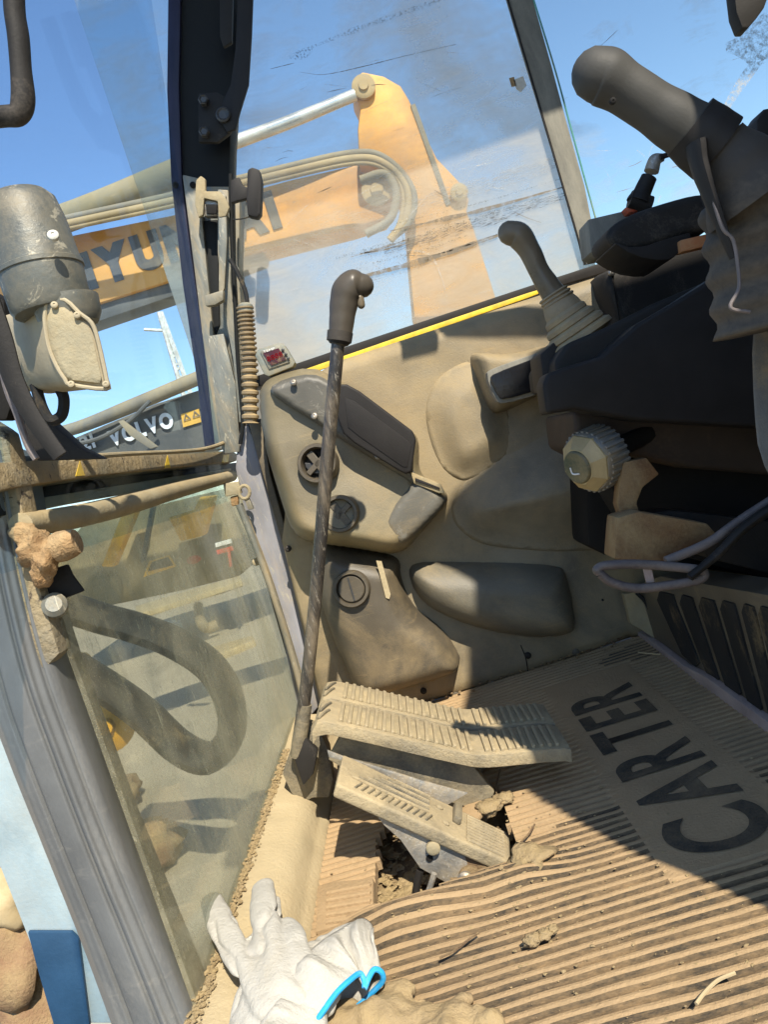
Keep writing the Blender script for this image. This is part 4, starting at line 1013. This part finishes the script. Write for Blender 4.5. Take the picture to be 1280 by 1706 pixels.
# ================================================================== RIGHT JOYSTICK + CONSOLE
rc = thing('armrest_console', 'black right hand console box behind the lever, in deep shade', 'console', (.55, 1.1, .4))
pf = [(905,640),(912,690),(958,682),(1060,700),(1400,720),(1400,400),(1240,430),(1130,500),(1062,540),(1002,593),(940,612),(912,622)]
slab('lower_body', pf, 1.0, .05, 'black', rc, bevel=.006, seg=3)
slab('top_body', [(925,600),(945,572),(1021,540),(1090,505),(1200,460),(1400,380),(1400,600),(1000,640),(930,640)], 1.052, .2, 'blackd', rc, bevel=.008, seg=3)
slab('arm_mount', [(900,590),(935,560),(945,640),(908,650)], 1.1, .08, 'black', rc, bevel=.004)
rj = thing('joystick', 'small olive joystick with tan ribbed boot on the far console', 'joystick', at((960,560), 1.12), 'joysticks')
obj('grip', tube(ats([(850,388),(866,394),(884,420),(898,450),(915,478),(930,500)], 1.12), [.017,.0185,.0155,.0145,.0165,.0185], 22, round_end=True), 'grip', rj, smooth='all')
obj('collar', tube(ats([(923,492),(940,520)], 1.12), [.021,.028], 22, n=6), 'boot', rj, smooth=True)
for i in range(3): obj('collar_ring', lathe(at((922+i*4,490+i*5), 1.12), at((940,520),1.12)-at((922,490),1.12), [(-.001,.0215+.001*i),(.001,.023+.001*i),(.003,.0215+.001*i)], 22), 'boot', rj, smooth=True)
c0 = at((940,522), 1.12); ax = at((975,575), 1.12)-c0
for i, r in enumerate((.032,.038,.044,.050)):
    obj('boot_pleat', lathe(c0+ax*(i*.22), ax, [(-.004,r*.8),(.002,r),(.008,r*1.02),(.013,r*.85)], 26), 'boot', rj, smooth=True)
# armrest / switch box in front of far window
ar = thing('armrest_pad', 'dark rounded armrest pad against the far window', 'armrest', at((1100,380), 1.1))
slab('pad', [(1010,385),(1040,360),(1100,338),(1175,318),(1200,330),(1205,375),(1130,395),(1060,420),(1020,410)], 1.05, .09, 'blackd', ar, bevel=.012, soft=2, seg=4)
slab('pad_shell', [(1015,400),(1060,415),(1120,395),(1160,385),(1130,425),(1110,435),(1060,428)], 1.04, .1, 'black', ar, bevel=.006, soft=1)
slab('reflector_strip', [(1134,400),(1210,382),(1212,402),(1136,420)], 1.03, .02, 'orange', ar, bevel=.002)
bx = thing('switch_box', 'brown grey switch box at the window corner with red based nozzle', 'switch box', at((1010,385), 1.2))
slab('box', [(980,365),(1065,345),(1075,400),(1000,425),(985,420)], 1.2, .06, 'felt', bx, bevel=.004)
slab('red_base', [(1042,345),(1062,340),(1068,350),(1048,355)], 1.18, .03, 'red', bx, bevel=.003)
obj('nozzle', tube(ats([(1064,338),(1072,318),(1082,296)], 1.18), [.018,.013,.012], 16), 'blackd', bx, smooth=True)
obj('nozzle_collar', tube(ats([(1050,332),(1085,342)], 1.18), .013, 12), 'black', bx, smooth=True)
obj('fitting', tube(ats([(1086,286),(1092,268),(1105,262)], 1.18), [.011,.010,.006], 12), 'zinc', bx, smooth=True)
obj('cable', tube(ats([(1100,262),(1125,256),(1150,262),(1165,300),(1180,350)], 1.0), .0035, 8), 'rubber', bx, smooth=True)

# LEFT JOYSTICK, big, near
lj = thing('joystick', 'large dark grey joystick in the foreground at upper right', 'joystick', at((1240,330), .55), 'joysticks')
obj('grip', tube(ats([(996,124),(1012,130),(1045,150),(1085,176),(1130,205),(1175,232)], .55), [.0175,.0185,.0165,.0165,.0185,.020], 28, round_end=True), 'gripL', lj, smooth='all')
obj('collar', tube(ats([(1150,212),(1175,232),(1196,248)], .55), [.0215,.023,.0235], 28), 'black', lj, smooth=True)
obj('neck', tube(ats([(1195,243),(1230,285),(1262,330)], .55), [.020,.027,.036], 28), 'bootdk', lj, smooth=True)
bP = []; bR = []
for i in range(25):
    t = i/24; bP.append(at((1256+t*36, 330+t*215), .57)); bR.append(.036+.004*t+.0024*math.sin(i*1.1))
obj('ribbed_boot', tube(bP, bR, 28, n=0), 'bootdk', lj, smooth='all')
obj('trigger_flap', tube(ats([(1160,240),(1168,280),(1185,330),(1205,385),(1222,430)], .535), [.012,.010,.008,.006,.004], 10, flat=.5, ref=(1,0,0)), 'black', lj, smooth=True)
obj('wire', tube(ats([(1188,330),(1205,380),(1222,400),(1230,440),(1232,480),(1218,512),(1250,520)], .53), .0013, 8), 'purple', lj, smooth=True)
screw(at((1022,168), .527), (-.1,-1,-.1), .0022, 'void', lj)
for p, lb, poly, y, m_ in (((1265,170), 'black rounded knob at the far right edge behind the large joystick', [(1262,200),(1275,180),(1320,175),(1320,260),(1262,245)], .8, 'black'), ((1250,20), 'black bracket hanging into the top right corner', [(1222,-30),(1290,-30),(1275,12),(1262,30),(1248,46),(1238,46),(1228,20)], 1.3, 'blackd')):
    tag(slab('bracket' if p[1] < 100 else 'mirror_knob', poly, y, .03, m_, None, bevel=.003, soft=0, loc=at(p, y)), lb, 'bracket' if p[1] < 100 else 'knob')
# seat
se = thing('seat', 'grey seat with dark suspension base at the right edge', 'seat', (.7, .95, 0))
slab('side_cushion', [(1250,560),(1262,540),(1340,530),(1400,560),(1400,850),(1300,830),(1262,760),(1254,680)], .62, .2, 'seat', se, bevel=.012, soft=1, seg=4, push=(1,.62,0))
slab('suspension_cover', [(1000,690),(960,700),(975,790),(980,910),(1010,925),(1400,980),(1400,640),(1100,640)], 1.32, .12, 'void', se, bevel=.01)
slab('underframe', [(955,684),(1060,680),(1150,700),(1400,700),(1400,800),(1150,780),(1060,760),(1010,770),(962,745)], 1.1, .2, 'browndk', se, bevel=.01, seg=3)
slab('dark_pan', [(1000,740),(1140,770),(1400,790),(1400,1000),(1150,930),(1060,880),(1010,800)], 1.16, .1, 'void', se, bevel=.006)
slab('curved_bracket', [(1040,770),(1078,762),(1100,790),(1072,812),(1062,838),(1072,872),(1055,880),(1040,870),(1030,840),(1034,800)], 1.02, .025, 'tanp', se, bevel=.003)
slab('tray', [(1030,862),(1065,852),(1180,872),(1200,895),(1150,925),(1100,938),(1024,932),(1028,880)], .98, .05, 'tanp', se, bevel=.004)
slab('tray_back', [(1066,858),(1120,850),(1300,870),(1300,960),(1180,930),(1150,880)], 1.04, .05, 'blackd', se, bevel=.004)
hb = ats([(1000,955),(996,948),(1012,942),(1060,940),(1130,945),(1172,952),(1165,966),(1110,976),(1060,980),(1020,970)], .93)
obj('lever_hoop', tube(hb, .0058, 10, closed=True), 'purple', se, smooth=True)
obj('lever_arm', tube(ats([(1150,962),(1200,920),(1240,880),(1300,838)], .92), [.008,.009,.01,.011], 12, flat=.6), 'blackd', se, smooth=True)
obj('lever_arm', tube(ats([(1110,935),(1180,905),(1230,870),(1300,825)], .94), .006, 10), 'purple', se, smooth=True)
slab('label_tab', [(1072,946),(1086,944),(1092,970),(1078,972)], .935, .003, 'pink', se, bevel=.001)
# seat base with perforated side
sb = thing('seat_pedestal', 'seat pedestal with black perforated slots and pinkish worn lower flange', 'pedestal', (.5, 1.1, 0))
BP = [at((1064,1052), PZ(0)), at((1290,1216), PZ(0))]
d = (BP[1]-BP[0]); d.z = 0; d.normalize(); nn = Vector((-d.y, d.x, 0));
if nn.x < 0: nn = -nn
pln = (BP[0]+Vector((0,0,0)), nn)
def onp(px): return ats(px, pln)
obj('side_plate', prism(onp([(1060,1052),(1040,985),(1100,960),(1330,1000),(1330,1240),(1290,1216),(1180,1130)]), nn*.05, .003), 'pod', sb, smooth=True)
for k, (xa, xb) in enumerate(((1098,1128),(1136,1160),(1168,1196),(1204,1230),(1240,1262),(1268,1292))):
    top = 985+(xa-1098)*.14; bot = 1060+(xa-1098)*.72+30
    sk = 40+k*1.0
    poly = [(xa+4,top),(xb-4,top+5),(xb,top+18),(xb+sk,bot+14),(xb+sk-6,bot+20),(xa+sk+2,bot),(xa,top+14)]
    poly = [(min(x,1330), min(y, 1080+(min(x,1330)-1100)*.73+8)) for x, y in poly]
    obj('slot_mesh', prism([q-nn*.003 for q in onp(poly)], nn*.004, 0), 'rubber', sb)
obj('flange', prism([q-nn*.012 for q in onp([(1050,1020),(1066,1045),(1110,1075),(1150,1105),(1190,1125),(1290,1195),(1320,1220),(1320,1250),(1290,1228),(1200,1160),(1120,1105),(1070,1078),(1056,1050)])], nn*.012, .002), 'pink', sb, smooth=True)
slab('corner_bracket', [(1040,990),(1066,985),(1090,1000),(1110,1060),(1120,1078),(1100,1070),(1070,1050),(1052,1040)], 1.42, .02, 'railtan', sb, bevel=.003)
obj('bracket_cable', tube(ats([(1062,988),(1078,1005),(1092,1035),(1108,1062)], 1.41), .004, 8), 'rubber', sb, smooth=True)

# knob
kn = thing('adjuster_knob', 'round cream adjuster knob with ribbed grey rim under the black console', 'knob', at((975,765), 1.05))
kc = at((985,768), 1.05); kax = Vector((-.86,-.50,-.06)).normalized(); kr = .042
rim_ = obj('rim', lathe(kc-kax*.03, kax, [(0,kr*.96),(.002,kr*1.0),(.036,kr*1.0),(.04,kr*.95)], 36), 'knobrim', kn, smooth=True)
u = kax.orthogonal().normalized(); v = kax.cross(u)
rb = None
for i in range(30):
    a = i*2*math.pi/30; dr = u*math.cos(a)+v*math.sin(a)
    obj('rim_rib', bar(kc-kax*.029+dr*kr, kc+kax*.006+dr*kr, .0045, .004, side=kax.cross(dr)), 'knobrim', rim_)
face_ = obj('face', lathe(kc+kax*.008, kax, [(0,kr*.98),(.004,kr*.97),(.016,kr*.66),(.018,kr*.62)], 8), 'knob', kn)
obj('centre_disc', lathe(kc+kax*.0262, kax, [(0,kr*.56),(.002,kr*.54),(.0035,kr*.5)], 32), 'green', face_, smooth=True)
obj('arrow_mark', tube([kc+kax*.0305+u*kr*.2+v*kr*-.1, kc+kax*.0305-u*kr*.05+v*kr*-.25, kc+kax*.0305-u*kr*.2+v*kr*-.1], .0012, 6), 'white', face_)
obj('shaft', tube([kc-kax*.03, kc-kax*.12], .014, 12, n=2), 'blackd', kn, smooth=True)

# ================================================================== GLOVE
gl = thing('work_glove', 'white knitted work glove with bright blue cuff hem on the sill', 'glove', at((480,1640), .8))
bm = bmesh.new()
def gt(px, zs, rad, flat=.62):
    P = [at(p, PZ(z)) for p, z in zip(px, zs)]
    tube(P, rad, 14, bm, flat=flat, ref=(0,0,1), round_end=True, n=5)
gt([(352,1500),(366,1535),(392,1580),(425,1625),(452,1670)], [.080,.082,.080,.075,.07], [.0125,.0155,.0165,.0170,.019], .5)
gt([(437,1478),(440,1520),(446,1575),(462,1640)], [.08,.084,.082,.075], [.0135,.0155,.0160,.019], .5)
gt([(458,1500),(460,1540),(466,1585)], [.070,.073,.074], [.0060,.0085,.012], .5)
gt([(478,1542),(488,1575),(498,1640)], [.074,.076,.07], [.0135,.0165,.019], .5)
gt([(505,1600),(530,1575),(560,1560),(600,1538)], [.05,.058,.06,.055], [.016,.015,.012,.007], .5)
gt([(470,1620),(474,1680),(470,1740)], [.062,.055,.045], [.036,.040,.042], .42)
gt([(430,1650),(415,1720)], [.062,.055], [.024,.028], .45)
gt([(510,1620),(530,1660)], [.052,.046], [.026,.026], .45)
def gfold(c):
    r = 1-abs(noise.noise(Vector((c.x*30+c.y*14, c.y*20, c.z*10))))*2.2
    k = max(0, min(1, (.80-c.y)/.05)) if True else 1
    return .0012*noise.noise(c*24)-.0045*k*max(0, r)**4+.0004*noise.noise(c*110)
remeshed('knit_body', bm, .0021, 'glovem', gl, 3, disp=gfold)
up_ = [(512,1722),(535,1690),(560,1655),(584,1632),(600,1622),(607,1634),(608,1646),(614,1630),(624,1615),(636,1620)]
lo_ = [(638,1634),(622,1652),(606,1668),(582,1688),(560,1702),(540,1716),(520,1730)]
H = [at(p, PZ(z)) for p, z in zip(up_+lo_, [.05,.056,.060,.060,.056,.050,.046,.050,.054,.048,.038,.028,.022,.018,.016,.016,.03])]
inner_up = [(430,1712),(452,1668),(474,1634),(498,1600),(520,1580),(546,1560),(566,1548),(590,1534),(608,1530),(622,1545)]
inner_lo = [(618,1575),(600,1600),(580,1625),(545,1650),(510,1680),(470,1700),(440,1715)]
I = [at(p, PZ(z)) for p, z in zip(inner_up+inner_lo, [.066,.070,.074,.076,.074,.070,.066,.060,.054,.046,.03,.026,.026,.03,.036,.04,.055])]
Hc = catmull(H+[H[0]], 5)[:-1]; Ic = catmull(I+[I[0]], 5)[:-1]
bm = bmesh.new(); rows = []
for j_ in range(17):
    t = j_/16; row = []
    for k, (a, b) in enumerate(zip(Ic, Hc)):
        p = a.lerp(b, t); wv = math.sin(math.pi*t)
        p.z += .006*wv*math.sin(k*.55+t*2.2)+.010*wv*(1 if k < len(Ic)*.55 else 0)+.0016*math.sin(k*2.1)*wv
        p += Vector((.003*noise.noise(p*40), .003*noise.noise(p*40+Vector((5,5,5))), 0))*wv
        row.append(bm.verts.new(p))
    rows.append(row)
for r0, r1 in zip(rows, rows[1:]):
    n_ = len(r0)
    for k in range(n_): bm.faces.new((r0[k], r0[(k+1)%n_], r1[(k+1)%n_], r1[k]))
bm.faces.new(rows[0])
bmesh.ops.recalc_face_normals(bm, faces=bm.faces)
cf = obj('ribbed_cuff', bm, 'glovem', gl, smooth='all')
sm_ = cf.modifiers.new('thickness', 'SOLIDIFY'); sm_.thickness = .002
obj('cuff_hem', tube(Hc, .0026, 8, closed=True, n=1), 'hem', gl, smooth=True)
# rag
bm = bmesh.new()
for k, (p, z, r, s) in enumerate((((655,1660),.016,.017,(1.3,1,.6)), ((615,1695),.015,.026,(1.3,1,.55)), ((690,1700),.01,.022,(1.4,1,.5)), ((745,1690),.01,.014,(1.5,1,.6)), ((800,1706),.008,.016,(1.3,1,.6)), ((560,1725),.015,.026,(1.4,1,.5)), ((765,1668),.01,.008,(1.5,.8,.6)), ((745,1722),.01,.024,(1.6,1,.5)))):
    blob(at(p, PZ(z)), r, k+60, .5, s, sub=4, freq=1.6, bm=bm)
tag(remeshed('dusty_rag', bm, .0035, 'rag', None, 3, loc=at((690,1690), PZ(0)), disp=lambda c: .006*noise.fractal(c*28, 1, 2, 4)), 'crumpled dusty tan rag on the mat beside the glove cuff', 'rag')

print('objects', len(SC.objects), 'tris', sum(len(m.polygons) for m in bpy.data.meshes))
